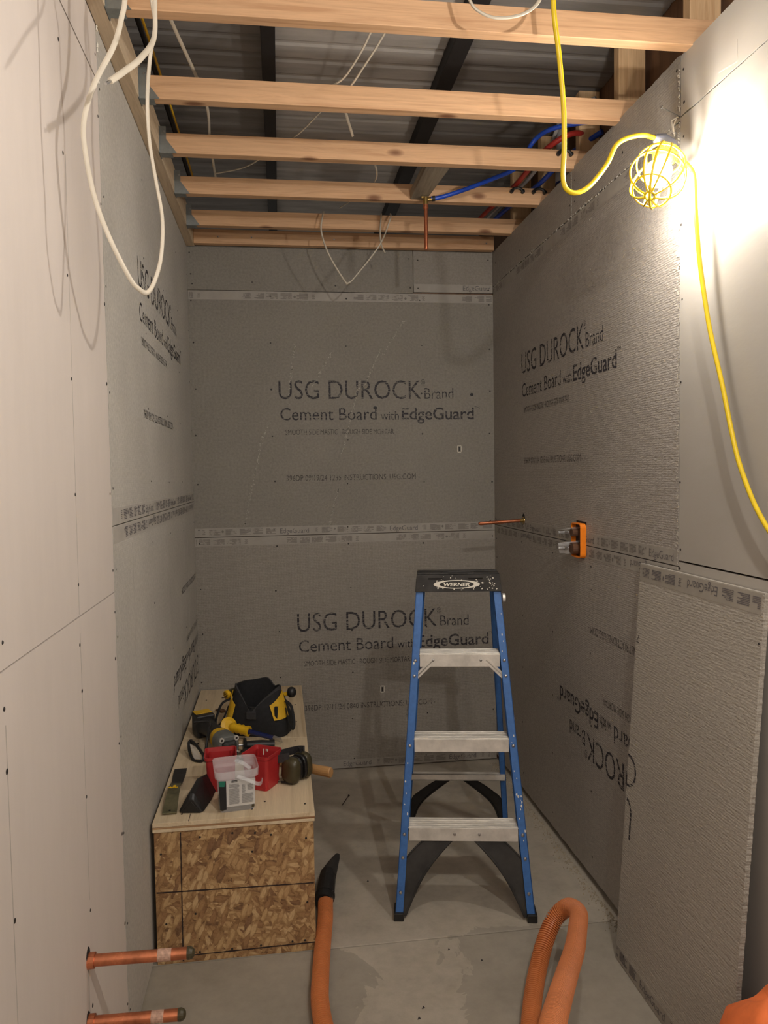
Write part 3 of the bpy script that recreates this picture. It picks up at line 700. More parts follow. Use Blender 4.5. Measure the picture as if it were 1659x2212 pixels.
MB().tube(catmull(rel(cordB), 6), .0058, 12).build('cord', M['yellow_cord'], wlg, smooth=True)
MB().tube(rel([(1.424, -1.938, 2.400), (1.445, -1.935, 2.395), (1.468, -1.938, 2.378), (1.487, -1.947, 2.348)]), [.010, .019, .021, .012], 14).build('socket', M['socket'], wlg, smooth=True)
axis = Vector((-.46, -.40, -.79)).normalized()
q = Vector((0, 0, 1)).rotation_difference(axis).to_matrix().to_4x4()
T = Matrix.Translation(Vector((-.014, -.004, -.026))) @ q
MB().lathe([(.0, -.022), (.018, -.022), (.024, .01), (.022, .036), (.0, .036)], 18, T).build('socket_shell', M['socket'], wlg, smooth=True)
MB().lathe([(.017, .030), (.021, .045), (.027, .060), (.027, .0605), (0, .0605)], 20, T).build('bulb_neck', M['white_paint'], wlg, smooth=True)
MB().lathe([(.0275, .0575), (.032, .068), (.034, .082), (.032, .096), (.025, .108), (.013, .116), (.0, .118)], 22, T).build('bulb', M['bulb'], wlg, smooth=True)
cg = MB()
def cage_r(t_): return [(.026, .012), (.046, .024), (.062, .050), (.070, .082), (.069, .112), (.058, .142), (.036, .164), (.012, .173)][t_]
prof = catmull([(*cage_r(i), 0) for i in range(8)], 4)
for k in range(8):
    a = 2*PI*k/8
    cg.tube([T @ Vector((p_.x*math.cos(a), p_.x*math.sin(a), p_.y)) for p_ in prof], .0028, 6)
def hoop(r, z, rad=.0024, n=32): cg.tube([T @ Vector((r*math.cos(2*PI*k/n), r*math.sin(2*PI*k/n), z)) for k in range(n)], rad, 6, closed=True)
hoop(.046, .024, .004); hoop(.027, .012, .005); hoop(.0705, .088, .0024); hoop(.048, .153); hoop(.012, .173, .003); hoop(.063, .052)
cg.build('cage', M['yellow_cord'], wlg, smooth=True)
MB().tube([T @ Vector((1.04*p_.x*math.cos(.39), 1.04*p_.x*math.sin(.39), p_.y)) for p_ in prof] + [T @ Vector((1.04*p_.x*math.cos(.39+PI), 1.04*p_.x*math.sin(.39+PI), p_.y)) for p_ in reversed(prof)], .0036, 6).build('cage_seam', M['yellow_cord'], wlg, smooth=True)
MB().tube([tuple(Vector(p)-R0) for p in catmull([(1.472, -1.93, 2.395), (1.488, -1.925, 2.405), (1.497, -1.915, 2.425), (1.490, -1.912, 2.425), (1.480, -1.918, 2.405)], 5)], .0016, 6).build('hook', M['steel'], wlg)
stg = thing('hanging_string', 'pale string tied to a nail, holding up the caged light', 'string', (1.53, -1.868, 2.49))
MB().tube([(-.002, .0, 0), (-.03, -.018, -.02), (-.040, -.045, -.066)], .0018, 6).tube([(-.004, 0, 0), (-.022, -.012, -.03), (-.015, -.006, -.055), (-.004, .004, -.05)], .0018, 6).build('string', M['cable_white'], stg)
MB().tube([(.006, 0, .0), (-.07, -.04, .004)], .0018, 6).cyl((-.07, -.04, .004), (-.073, -.0415, .0042), .0045, n=8).build('nail', M['steel'], stg)

# ================================================================== STEP LADDER
ld = thing('step_ladder', 'blue fibreglass step ladder with black top cap standing by the back wall', 'ladder', (1.0175, -1.414, 0), -.1847)
HL = 1.10; SL = .245/1.10
def xo(z): return .2395 - (.2395-.150)*z/1.15      # outer half width of the front frame
def rail(m, sgn, z0, z1, xf, yf, wd, dp, th=.004):
    """C channel: web outside, flanges front and back"""
    for (a0, a1, b0, b1) in ((0, th, 0, dp), (0, wd, 0, th), (0, wd, dp-th, dp)):
        vs = []
        for z in (z0, z1):
            X = xf(z); Y = yf(z)
            for (a, b) in ((a0, b0), (a1, b0), (a1, b1), (a0, b1)): vs.append((sgn*(X-a), Y+b, z))
        m.add(vs, [(0, 3, 2, 1), (4, 5, 6, 7), (0, 1, 5, 4), (1, 2, 6, 5), (2, 3, 7, 6), (3, 0, 4, 7)])
yf = lambda z: z*SL
for s_ in (-1, 1):
    m = MB(); rail(m, s_, .015, HL, xo, yf, .027, .062); m.build('front_rail', M['blue_frp'], ld, bevel=.001)
    m = MB(); m.box(-.016, .018, -.003, .068, 0, .028, Matrix.Translation((s_*(xo(0)-.013), 0, 0))); m.build('foot', M['black_plastic'], ld, bevel=.003)
yr = lambda z: .665 - z*(.665-.30)/1.10
xr = lambda z: .222 - (.222-.138)*z/1.15
for s_ in (-1, 1):
    m = MB(); rail(m, s_, .015, 1.09, xr, yr, .022, .030); m.build('rear_rail', M['blue_frp'], ld, bevel=.001)
    m = MB(); m.box(-.014, .016, -.003, .034, 0, .026, Matrix.Translation((s_*(xr(0)-.011), .665, 0))); m.build('foot', M['black_plastic'], ld, bevel=.003)
for zt_ in (.298, .588, .876):
    yb = yf(zt_)-.002; xs = xo(zt_)-.006; m = MB()
    m.box(-xs+.022, xs-.022, yb-.004, yb, zt_-.046, zt_)                      # front lip
    m.box(-xs+.020, xs-.020, yb, yb+.078, zt_-.004, zt_-.001)
    for k in range(5): m.box(-xs+.022, xs-.022, yb+.004+k*.016, yb+.010+k*.016, zt_-.001, zt_+.0025)
    m.box(-xs+.020, xs-.020, yb+.074, yb+.078, zt_-.03, zt_)
    st = m.build('step', M['alu'], ld, bevel=.001)
    for x in ((-xs+.07, xs-.09) if zt_ > .8 else (-.03, .055) if zt_ < .4 else ()):
        MB().lathe([(.0055, 0), (.0045, .002), (0, .003)], 10, Matrix.Translation((x, yb-.004, zt_-.022)) @ Matrix.Rotation(PI/2, 4, 'X')).build('rivet', M['steel'], st)
for s_ in (-1, 1):
    for z in (.09, .20, .275, .565, .80, .853):
        MB().lathe([(.0065, 0), (.005, .003), (0, .0045)], 10, Matrix.Translation((s_*(xo(z)-.014), yf(z)-.0005, z)) @ Matrix.Rotation(PI/2, 4, 'X')).build('rivet', M['steel'], ld)
def gusset(y_f, inner, outer, mat, nm):
    for s_ in (-1, 1):
        P = catmull([(a, b, 0) for a, b in inner], 4); Q = catmull([(a, b, 0) for a, b in outer], 4)
        poly = [(p_.x, p_.y) for p_ in P] + [(p_.x, p_.y) for p_ in reversed(Q)]
        m = MB().prism(poly, 0, .006, lambda a, b, d: (s_*a, y_f(b)+.010+d, b))
        m.tube([(s_*p_.x, y_f(p_.y)+.011, p_.y) for p_ in P], .0045, 6)
        m.tube([(s_*p_.x, y_f(p_.y)+.011, p_.y) for p_ in Q], .0035, 6)
        m.build(nm, M[mat], ld)
gusset(yf, [(.038, .254), (.078, .214), (.118, .168), (.152, .118), (.178, .068), (.204, .012)], [(.135, .254), (.168, .226), (.202, .188), (.206, .165), (.214, .10), (.224, .012)], 'dusty_black', 'brace')
gusset(lambda z: yr(z)-.004, [(.026, .256), (.073, .216), (.122, .170), (.158, .122), (.178, .068), (.194, .012)], [(.064, .260), (.112, .228), (.158, .190), (.184, .160), (.197, .09), (.206, .012)], 'black_plastic', 'rear_brace')
m = MB(); zb = .285; m.box(-xr(zb)+.004, xr(zb)-.004, yr(zb)-.006, yr(zb)+.022, zb-.026, zb-.022).box(-xr(zb)+.004, xr(zb)-.004, yr(zb)-.006, yr(zb)-.003, zb-.026, zb).box(-xr(zb)+.004, xr(zb)-.004, yr(zb)-.006, yr(zb)+.022, zb-.002, zb)
m.build('rear_bar', M['alu'], ld)
for s_ in (-1, 1):    # small aluminium knee braces under the top step
    m = MB(); m.box(-.009, .009, -.002, .002, 0, .085, Matrix.Translation((s_*(xo(.80)-.022), yf(.80)+.012, .795)) @ Matrix.Rotation(-s_*.80, 4, 'Y'))
    m.box(-.002, .002, -.002, .016, 0, .085, Matrix.Translation((s_*(xo(.80)-.022), yf(.80)+.012, .795)) @ Matrix.Rotation(-s_*.80, 4, 'Y'))
    m.build('knee_brace', M['alu'], ld)
    m = MB()       # spreader bars
    za = .62; m.box(-.0015, .0015, 0, yr(za+.05)-yf(za)-.05, -.008, .008, Matrix.Translation((s_*(xo(za)+.002), yf(za)+.05, za+.02)))
    m.build('spreader', M['steel'], ld)
cy0 = yf(HL)-.012
cap = MB(); wc0, wc1 = .157, .150
def caphw(z): return wc0+(wc1-wc0)*(z-1.095)/.062
pts = []
for z in (1.095, 1.157):
    for (x, y) in ((-caphw(z), cy0), (caphw(z), cy0), (caphw(z), cy0+.125), (-caphw(z), cy0+.125)): pts.append((x, y, z))
cap.add(pts, [(0, 3, 2, 1), (4, 5, 6, 7), (0, 1, 5, 4), (1, 2, 6, 5), (2, 3, 7, 6), (3, 0, 4, 7)])
cap.box(-.148, .148, cy0+.01, cy0+.03, 1.157, 1.161).box(-.148, .148, cy0+.09, cy0+.115, 1.157, 1.161)
cap.tube([(.06*math.cos(a*PI/10), cy0+.03+.022*math.sin(a*PI/10), 1.160) for a in range(20)], .003, 6, closed=True)
capo = cap.build('top_cap', M['dusty_black'], ld, bevel=.003)
for x in (-.083, .062):
    MB().box(x-.026, x+.026, cy0-.0012, cy0+.001, 1.140, 1.1455).build('slot', M['dark_gap'], capo)
FC = lambda a, b, d: (a, cy0-d, b)
ex, ez = -.006, 1.122
MB().prism([(ex+.084*math.cos(k*PI/20), ez+.0158*math.sin(k*PI/20)) for k in range(40)], .0003, .0016, FC).build('logo_plate', M['white_paint'], capo)
MB().prism([(ex+.062*math.cos(k*PI/20), ez+.0125*math.sin(k*PI/20)) for k in range(40)], .0016, .0022, FC).build('logo_field', M['dusty_black'], capo)
V, Fc = text_mesh('WERNER', ex-.049, ex+.049, .0125, ez-.0063, bold=.035)
lettering([([(x+(z-ez)*.25, z) for x, z in V], Fc)], FC, lambda x, z: (x, z), M['white_paint'], capo, 'logo_lettering', d=.0026)
p = MB(); rnd = random.Random(3)      # splashes of white paint
for k in range(70):
    x = rnd.choice((rnd.gauss(.065, .03), rnd.gauss(-.04, .03), rnd.uniform(-.14, .14), rnd.gauss(.12, .012))); z = rnd.uniform(1.10, 1.154); a = rnd.uniform(.0006, .0034)
    if abs(x) > .148: continue
    p.prism([(x+a*rnd.uniform(.6, 1.5)*math.cos(j*PI/3), z+a*rnd.uniform(.5, 1.3)*math.sin(j*PI/3)) for j in range(6)], .0001, .0008, FC)
p.build('paint_splash', M['white_paint'], capo)['kind'] = 'stuff'
p = MB()
for k in range(26):
    s_ = rnd.choice((-1, 1, 1)); z = rnd.choice((rnd.uniform(.05, 1.05), rnd.uniform(.35, .6))); x = s_*(xo(z)-rnd.uniform(.004, .022)); a = rnd.uniform(.0008, .003); y0_ = yf(z)
    p.prism([(x+a*math.cos(j*PI/3)*rnd.uniform(.6, 1.3), z+a*1.8*math.sin(j*PI/3)) for j in range(6)], -.0008, .0001, lambda u, v_, d: (u, yf(v_)+d, v_))
p.build('paint_drips', M['white_paint'], ld)['kind'] = 'stuff'
MB().cyl((xo(1.06)+.004, yf(1.06)+.02, 1.068), (xo(1.06)+.014, yf(1.06)+.02, 1.068), .016, n=16).build('pivot_bolt', M['alu'], ld)

# ================================================================== LEANING SHEET
TB = Vector((1.433, -1.66, 0)); BT = .0127
sh = thing('leaning_cement_board', 'rough grey cement board offcut leaning on the right wall', 'board', (1.437, -1.672, .0005))
ang = math.atan2(1.520-1.437, 1.243)
sh.rotation_euler = Euler((0, ang, 0))
# local: Y runs towards the camera (negative), Z up the sheet, X thickness (towards the wall)
HS = 1.243; WS = .607
FS = lambda s, z, d: (-d, -s, z)
pl = jag((0, 0), (WS, 0), 0) + jag((WS, 0), (WS, HS), .0011, .006) + jag((WS, HS), (0, HS), 0) + jag((0, HS), (0, 0), .0018, .012)
MB().prism(pl, -BT, 0, FS).build('core', M['cement_sheet'], sh)
FSd = FS
edge_band(FS, sh, .003, WS-.008, HS-.052, HS-.003, flip=1, rot=True, seed=21, dark=True, start=.18-.56)
edge_band(FS, sh, .003, WS-.008, .003, .045, flip=1, seed=22, dark=True, start=-.40)
frag = []
# pieces of the cut lettering at the left edge, upside down
def arc(cx, cz, rx, rz, a0, a1, w_=.006, n=14):
    P = []; Q = []
    for k in range(n+1):
        a = math.radians(a0+(a1-a0)*k/n); P.append((cx+rx*math.cos(a), cz+rz*math.sin(a))); Q.append((cx+(rx-w_)*math.cos(a), cz+(rz-w_)*math.sin(a)))
    V = P+Q; return V, [(i, i+1, n+2+i, n+1+i) for i in range(n)]
frag.append(arc(.006, .600, .052, .050, 100, -105, .009))
frag.append(([(.036, .395), (.045, .395), (.045, .470), (.036, .470)], [(0, 1, 2, 3)]))
frag.append(arc(.006, .470, .039, .045, 0, 85, .009))
frag.append(text_mesh('Z', .004, .022, .024, 1.0))
lettering(frag, FS, lambda x, z: (x, z), M['ink'], sh, 'brand_lettering')['kind'] = 'stuff'
p = MB()
for k in range(300):
    z = random.uniform(.01, HS-.01); y = WS-random.uniform(-.003, .003); L_ = random.uniform(.002, .007)
    p.add([FS(y, z, -.002), FS(y+L_, z+random.uniform(-.002, .002), -.004), FS(y, z+.0014, -.002)], [(0, 1, 2)])
o = p.build('glass_fibres', M['chalk'], sh); o['kind'] = 'stuff'
screws(FS, sh, [(.055, .03), (.59, 1.13)])

# ================================================================== PLUMBING STUBS AND GUARD
t_ = thing('copper_stub', 'copper pipe stub sticking out of the right cement wall', 'pipe', (W, -.481, 1.302))
MB().tube([(-.205, .0, -.010), (0, 0, 0)], .0078, 14).build('pipe', M['copper'], t_, smooth=True)
MB().lathe([(0, -.011), (.0055, -.009), (.0085, -.003), (.0088, .012)], 14, Matrix.Translation((-.205, 0, -.010)) @ Matrix.Rotation(PI/2, 4, 'Y')).build('end_cap', M['copper'], t_)
MB().cyl((-.018, 0, -.001), (-.004, 0, 0), .0095).lathe([(.0, -.004), (.017, -.0035), (.018, 0)], 16, Matrix.Rotation(PI/2, 4, 'Y')).build('flange', M['brass'], t_)
hole(FR, e2, -.481, 1.308, .02, .025)
for nm, y, z, L_, lab in (('a', -2.232, .502, .205, 'copper pipe stub with soldered end sticking out of the left drywall'), ('b', -2.25, .379, .185, 'lower copper pipe stub cut off by the bottom edge at the left wall')):
    t_ = thing('copper_stub', lab, 'pipe', (0, y, z), 0)
    MB().tube([(0, 0, 0), (L_, .0, -.004)], .0125, 18).build('pipe', M['copper'], t_, smooth=True)
    MB().lathe([(.013, 0), (.0135, .006), (.011, .012), (.006, .016), (0, .017)], 16, Matrix.Translation((L_, 0, -.004)) @ Matrix.Rotation(PI/2, 4, 'Y')).build('end_cap', M['olive'], t_)
    MB().cyl((0, 0, 0), (.014, 0, 0), .0165, n=18).build('collar', M['copper'], t_)
    MB().tube([(L_*.70, 0, -.0028), (L_*.84, 0, -.0034)], .0128, 18).build('sticker', M['sticker'], t_)
t_ = thing('valve_guard', 'orange plastic valve guard box set in the right cement wall', 'valve box', (W, -1.16, 1.268))
outer = rrect(.092, .128, .014); inner = rrect(.085, .120, .011); m = MB(); n = len(outer)
vs = [(-.022, a, b) for a, b in outer]+[(.002, a, b) for a, b in outer]+[(-.022, a, b) for a, b in inner]+[(.002, a, b) for a, b in inner]
fs = []
for i in range(n):
    j = (i+1) % n; fs += [(i, j, n+j, n+i), (2*n+i, 3*n+i, 3*n+j, 2*n+j), (i, 2*n+i, 2*n+j, j)]
m.add(vs, fs).build('sleeve', M['orange_box'], t_)
MB().box(-.004, -.0015, -.042, .042, -.06, .06).build('back_plate', M['marker'], t_)
for z in (.030, -.030):
    MB().cyl((-.035, .01, z), (-.004, .01, z), .016 if z > 0 else .022, n=16).build('valve_body', M['wood_chip'], t_)
    MB().cyl((-.085, .012, z), (-.045, .01, z), .005, n=12).cyl((-.062, .011, z), (-.05, .0105, z), .0075, n=6).build('stem', M['steel'], t_)
m = MB()
for z, yy in ((.048, .0), (-.004, .0), (-.012, .02)):
    m.add([(-.005, yy-.03, z), (-.075, yy-.02, z-.006), (-.085, yy+.02, z-.010), (-.004, yy+.022, z+.002)], [(0, 1, 2, 3)])
m.add([(-.075, .040, -.012), (-.02, .042, -.008), (-.02, .042, -.056), (-.07, .040, -.050)], [(0, 1, 2, 3)])
m.build('clear_film', M['film'], t_)
MB().prism([(-1.210, 1.326), (-1.12, 1.326), (-1.115, 1.340), (-1.210, 1.338)], .0001, .0008, FR).build('cut_hole', M['dark_gap'], e2)

# ================================================================== BENCH
ZB = .455; BX = .014; BY = -1.484; BW = .497; BL = 1.478
bn = thing('box_bench', 'low strandboard bench with a plywood top along the left wall', 'bench', (BX, BY, 0))
MB().box(0, BW-.002, 0, .011, .0, ZB-.031).build('front_panel', M['osb'], bn, bevel=.001)
MB().box(.001, .012, .012, BL, .0, ZB-.031).build('side_panel', M['osb'], bn)
MB().box(BW-.013, BW-.002, .012, BL, .0, ZB-.031).build('side_panel', M['osb'], bn)
for y0, y1 in ((-.004, .70), (.702, BL)):
    o = MB().box(-.003, BW+.002, y0, y1, ZB-.0135, ZB).build('top_panel', M['ply'], bn, bevel=.0008)
MB().box(-.003, BW+.002, -.003, BL, ZB-.0205, ZB-.014).build('top_edge', M['ply_edge'], bn)
MB().box(-.003, BW+.001, -.0045, BL, ZB-.030, ZB-.0208).build('lower_top', M['ply'], bn, bevel=.0008)
def mline(pts, wd):
    m = MB(); rnd = random.Random(5)
    for (x0, z0), (x1, z1) in pts:
        n = 30; L_ = math.dist((x0, z0), (x1, z1)); nx, nz = -(z1-z0)/L_, (x1-x0)/L_
        up = []; dn = []
        for k in range(n+1):
            x = x0+(x1-x0)*k/n; z = z0+(z1-z0)*k/n; a = wd*rnd.uniform(.55, 1.1); up.append((x+nx*a, z+nz*a)); dn.append((x-nx*a, z-nz*a))
        m.prism(up+dn[::-1], -.0008, -.0001, lambda a, b, d: (a, d, b))
    return m
mline([((.078, .005), (.081, .42)), ((.003, .232), (.492, .222)), ((.09, .022), (.492, .026))], .0022).build('marker_line', M['marker'], bn)
sd = MB()
for (x, z) in ((.02, .355), (.14, .40), (.31, .40), (.36, .39), (.47, .37), (.24, .405), (.47, .16), (.03, .13), (.13, .03), (.23, .03), (.42, .035), (.46, .035), (.12, .155), (.30, .34), (.32, .032)):
    sd.cyl((x, -.0015, z), (x, 0, z), .0035, n=8)
for (x, y) in ((.08, .05), (.30, .05), (.34, .10), (.47, .06), (.45, .35), (.06, .52), (.26, .68), (.36, .68), (.45, .66), (.46, .90), (.05, 1.0), (.46, 1.15), (.04, 1.3), (.25, 1.42), (.18, .73), (.42, .78)):
    sd.cyl((x, y, ZB), (x, y, ZB+.0012), .0035, n=8)
sd.build('screw_heads', M['screw'], bn)['kind'] = 'stuff'
MB().box(.106, .108, -.0035, .05, ZB, ZB+.0004).build('pencil_line', M['marker'], bn)

# ---- bucket
ZI = ZB+.0006
bk = thing('clear_bucket', 'clear square plastic pail with a printed white label and handle', 'bucket', (.262, -1.388, ZI), .14)
def sq(w_, z, r=.02): return [(x, y, z) for x, y in rrect(w_, w_, r, 5)]
bkm = MB().loft([sq(.108, 0, .012), sq(.112, .004), sq(.120, .108), sq(.122, .110), sq(.137, .112), sq(.141, .136), sq(.136, .136), sq(.131, .115), sq(.117, .106), sq(.108, .006)], True, True)
bkm.build('tub', M['frost'], bk)
MB().loft([sq(.1095, .006, .012), sq(.111, .022, .018)], True, True).build('residue', M['olive'], bk)
FK = lambda a, b, d: (a, -.0545-.045*b-d, b)
MB().prism([(-.034, .018), (.0545, .018), (.0575, .104), (-.034, .104)], .0006, .0016, FK).build('label', M['paper'], bk)
MB().prism([(-.055, .010), (-.035, .010), (-.035, .104), (-.058, .104)], .0006, .0014, FK).build('label_side', M['black_beam'], bk)
MB().prism([(-.056, .088), (-.040, .086), (-.036, .104), (-.057, .106)], .0014, .0018, FK).build('label_stripe', plain('green_print', (30, 110, 90), .5), bk)
p = MB(); rnd = random.Random(9)
for cx0, cx1, z0, z1 in ((-.026, .008, .026, .076), (.014, .052, .026, .056), (.014, .028, .060, .088), (.032, .052, .068, .088), (-.026, .008, .080, .092)):
    z = z0
    while z < z1:
        p.prism([(cx0, z), (cx1-rnd.uniform(0, .010), z), (cx1-.002, z+.0011), (cx0, z+.0011)], .0017, .002, FK); z += .0026
p.build('label_print', M['print_grey'], bk)['kind'] = 'stuff'
p = MB()
for z in (.097, .101): p.prism([(-.018, z), (.001, z), (.001, z+.0024), (-.018, z+.0024)], .0017, .0021, FK)
p.build('label_title', M['black_beam'], bk)
m = MB()
m.tube(catmull([(.0, -.0715, .120), (.03, -.078, .108), (.058, -.082, .094), (.075, -.06, .084), (.084, -.02, .080)], 5), .006, 6, flat=.3)
m.tube(catmull([(.0, .0, .146), (.02, -.02, .143), (.045, -.04, .128)], 4), .006, 6, flat=.3)
m.build('handle', M['frost'], bk)

def bin_(label, loc, rz, txt):
    b = thing('red_bin', label, 'bin', loc, rz, None)
    MB().loft([sq(.086, 0, .010), sq(.088, .003, .012), sq(.100, .108, .012), sq(.108, .110, .014), sq(.109, .120, .014), sq(.101, .120, .012), sq(.095, .105, .010), sq(.082, .004, .008)], True, True).build('tub', M['red_bin'], b)
    for k in range(4):
        Tm = Matrix.Rotation(k*PI/2, 4, 'Z')
        for a in (-.036, .036): MB().box(a-.002, a+.002, -.0495, -.0438, .006, .108, Tm @ Matrix.Rotation(-.073, 4, 'X') @ Matrix.Translation((0, .0028, 0))).build('rib', M['red_bin'], b)
    if txt:
        FI = lambda a, b_, d: (a, .0400+.068*b_-d, b_)
        lettering([text_mesh('1"', -.02, .0, .020, .090, bold=.03)], FI, lambda x, z: (x, z), M['white_paint'], b, 'handwriting', d=.0025)
    return b
bin_('red plastic bin with no marks, behind the clear pail on the left', (.203, -1.232, ZI), .07, False)
bin_('red plastic bin marked 1 inch inside, beside the ear muffs', (.343, -1.248, ZI), -.5, True)

# ---- triangular nozzle block
tb = thing('corner_float', 'black triangular plastic block lying beside the clear pail', 'tool', (.122, -1.432, ZI), -.14)
def tri(w_, h, y, cx=0): return [(cx-w_/2, y, .003), (cx-w_/2+.006, y, 0), (cx+w_/2-.006, y, 0), (cx+w_/2, y, .003), (cx+.010, y, h-.003), (cx+.004, y, h), (cx-.004, y, h), (cx-.010, y, h-.003)]
MB().loft([tri(.070, .044, 0), tri(.082, .060, .012), tri(.080, .074, .10, .006), tri(.060, .050, .20, .012), tri(.04, .03, .215, .010)]).build('body', M['black_plastic'], tb, bevel=.002)
MB().tube([(-.030, -.001, .004), (.030, -.001, .004), (.003, -.001, .036)], .0012, 6, closed=True).build('rim', M['dusty_black'], tb)

# ---- flat pry bar
pb = thing('pry_bar', 'flat steel pry bar with yellow marks at the left edge of the bench', 'pry bar', (.056, -1.435, ZI), .03)
zs = [(0, .003), (.03, .010), (.10, .021), (.16, .024), (.20, .018), (.225, .008), (.25, .004), (.32, .003), (.37, .004)]
def ribbon(pts, w_, th=.0045):
    r = []
    for y, z, ww in pts: r.append([(-ww/2, y, z), (ww/2, y, z), (ww/2, y, z+th), (-ww/2, y, z+th)])
    return MB().loft(r)
ribbon([(y, z, .046-.01*min(1, y/.2)) for y, z in zs[:5]], 0).build('claw', metal_t('worn_olive_steel', (128, 124, 96), .4, .7, .4), pb, bevel=.001)
ribbon([(y, z, .038+.006*(i > 2)) for i, (y, z) in enumerate(zs[4:])], 0).build('shank', M['black_plastic'], pb, bevel=.001)
MB().lathe([(.004, .0), (.004, .0012), (0, .0012)], 8, Matrix.Translation((.0, .012, .0100))).build('nail_slot', M['dark_gap'], pb)
p = MB()
for k in range(9): p.lathe([(.004 if k < 7 else .006, 0), (0, .002)], 7, Matrix.Translation((-.018+.0045*k if k < 7 else .0, .152+.003*math.sin(k*2)+(.01 if k > 6 else 0), .0283)))
p.build('yellow_mark', M['yellow'], pb)['kind'] = 'stuff'

# ---- safety glasses
sg = thing('safety_glasses', 'black framed safety glasses leaning against the grinder', 'glasses', (.100, -.945, ZI), 0)
m = MB()
m.tube(catmull([(-.045, .05, .045), (-.040, .02, .020), (-.02, -.03, .004), (.01, -.05, .004), (.02, -.045, .02), (-.005, .0, .04), (-.035, .05, .05), (-.045, .05, .045)], 5), .0055, 8)
m.tube(catmull([(.02, -.045, .010), (.04, -.06, .006), (.055, -.075, .010), (.045, -.06, .03), (.02, -.035, .026)], 5), .0050, 8)
m.build('frame', M['black_plastic'], sg, smooth=True)
MB().tube(catmull([(.022, -.035, .008), (.028, -.020, .05), (.036, -.004, .10), (.044, .006, .132), (.020, .012, .136), (-.02, .016, .134)], 6), .0050, 8).build('temple', M['black_plastic'], sg, smooth=True)
MB().tube(catmull([(-.045, .05, .045), (-.03, .09, .02), (-.02, .14, .006)], 6), .0035, 8).build('temple', M['black_plastic'], sg, smooth=True)
MB().add([(-.042, .045, .043), (-.018, -.028, .007), (.012, -.046, .010), (-.008, .0, .037)], [(0, 1, 2, 3)]).build('lens', M['film'], sg)

# ---- cordless grinder
gr = thing('angle_grinder', 'cordless angle grinder with black body, yellow collar and grey gear head', 'grinder', (.200, -.945, ZI), .41)
# local +Y runs towards the battery
def ell(y, rx, rz, cz, n=18, p_=2.6):
    out = []
    for k in range(n):
        a = 2*PI*k/n; c_, s_ = math.cos(a), math.sin(a)
        out.append((rx*abs(c_)**(2/p_)*(1 if c_ >= 0 else -1), y, cz+rz*abs(s_)**(2/p_)*(1 if s_ >= 0 else -1)))
    return out
MB().loft([ell(.07, .036, .036, .050), ell(.10, .031, .032, .052), ell(.17, .028, .028, .054), ell(.22, .032, .034, .052), ell(.25, .040, .044, .050)]).build('body', M['black_plastic'], gr, smooth=True)
MB().loft([ell(.040, .039, .039, .048), ell(.055, .040, .040, .048), ell(.080, .037, .037, .050)]).build('collar', M['bag_yellow'], gr, smooth=True)
MB().loft([ell(-.034, .036, .036, .047, p_=3.2), ell(-.028, .041, .041, .047, p_=3.2), ell(.0, .043, .042, .047), ell(.041, .042, .042, .048)]).build('gear_head', M['galv'], gr, smooth=True)
for a in range(4):
    cx_, cz_ = .029*(1 if a % 2 else -1), .047+.029*(1 if a > 1 else -1)
    MB().cyl((cx_, -.0385, cz_), (cx_, -.030, cz_), .0095, n=12).build('screw_boss', M['alu'], gr)
    MB().cyl((cx_, -.0392, cz_), (cx_, -.0384, cz_), .0045, n=8).build('screw', M['marker'], gr)
MB().loft([[(a_, y_, b_+.045) for a_, b_ in rrect(w_, h_, .010, 4)] for y_, w_, h_ in ((-.033, .056, .050), (-.046, .052, .046), (-.054, .034, .030))]).build('gear_cover', M['dusty_black'], gr)
MB().box(-.038, .038, .235, .31, .004, .096).build('battery', M['black_plastic'], gr, bevel=.006)
MB().box(-.034, .034, .262, .311, .096, .0985).build('battery_trim', M['yellow'], gr, bevel=.002)
MB().box(-.010, .010, .12, .15, .079, .082).build('switch', M['yellow'], gr, bevel=.002)
MB().cyl((0, .0, .0), (0, .0, .008), .018).build('spindle', M['steel'], gr)

# ---- chisel with yellow hand guard
A0 = Vector((.198, -.750, ZI+.052)); B0 = Vector((.412, -.872, ZI+.022)); ax = (B0-A0); L0 = ax.length
ch = thing('cold_chisel', 'blue cold chisel with a yellow ribbed hand guard, in front of the bag', 'chisel', A0)
ch.rotation_mode = 'QUATERNION'; ch.rotation_quaternion = Vector((0, 0, 1)).rotation_difference(ax.normalized())
MB().lathe([(0, 0), (.032, 0), (.036, .003), (.035, .007), (.02, .010), (0, .010)], 24, Matrix.Translation((0, 0, -.002)) @ ch.rotation_quaternion.to_matrix().to_4x4().inverted() @ Vector((0, 0, 1)).rotation_difference(Vector((.45, -.70, .50)).normalized()).to_matrix().to_4x4()).build('guard_disc', M['yellow'], ch, smooth=False)
MB().lathe([(.014, .008), (.017, .015), (.0205, .024), (.0165, .034), (.0205, .044), (.0165, .054), (.0205, .064), (.0165, .074), (.021, .086), (.021, .096), (.012, .097)], 20).build('grip', M['yellow'], ch, smooth=True)
MB().loft([[(.010*math.cos(k*PI/3), .010*math.sin(k*PI/3), z) for k in range(6)] for z in (.02, .21)]).build('bar', M['navy'], ch)
MB().loft([[(a*.010, b*.010, .21) for a, b in ((-1, -.6), (1, -.6), (1, .6), (-1, .6))], [(a*.013, b*.001, L0) for a, b in ((-1, -1), (1, -1), (1, 1), (-1, 1))]]).build('tip', M['steel'], ch)

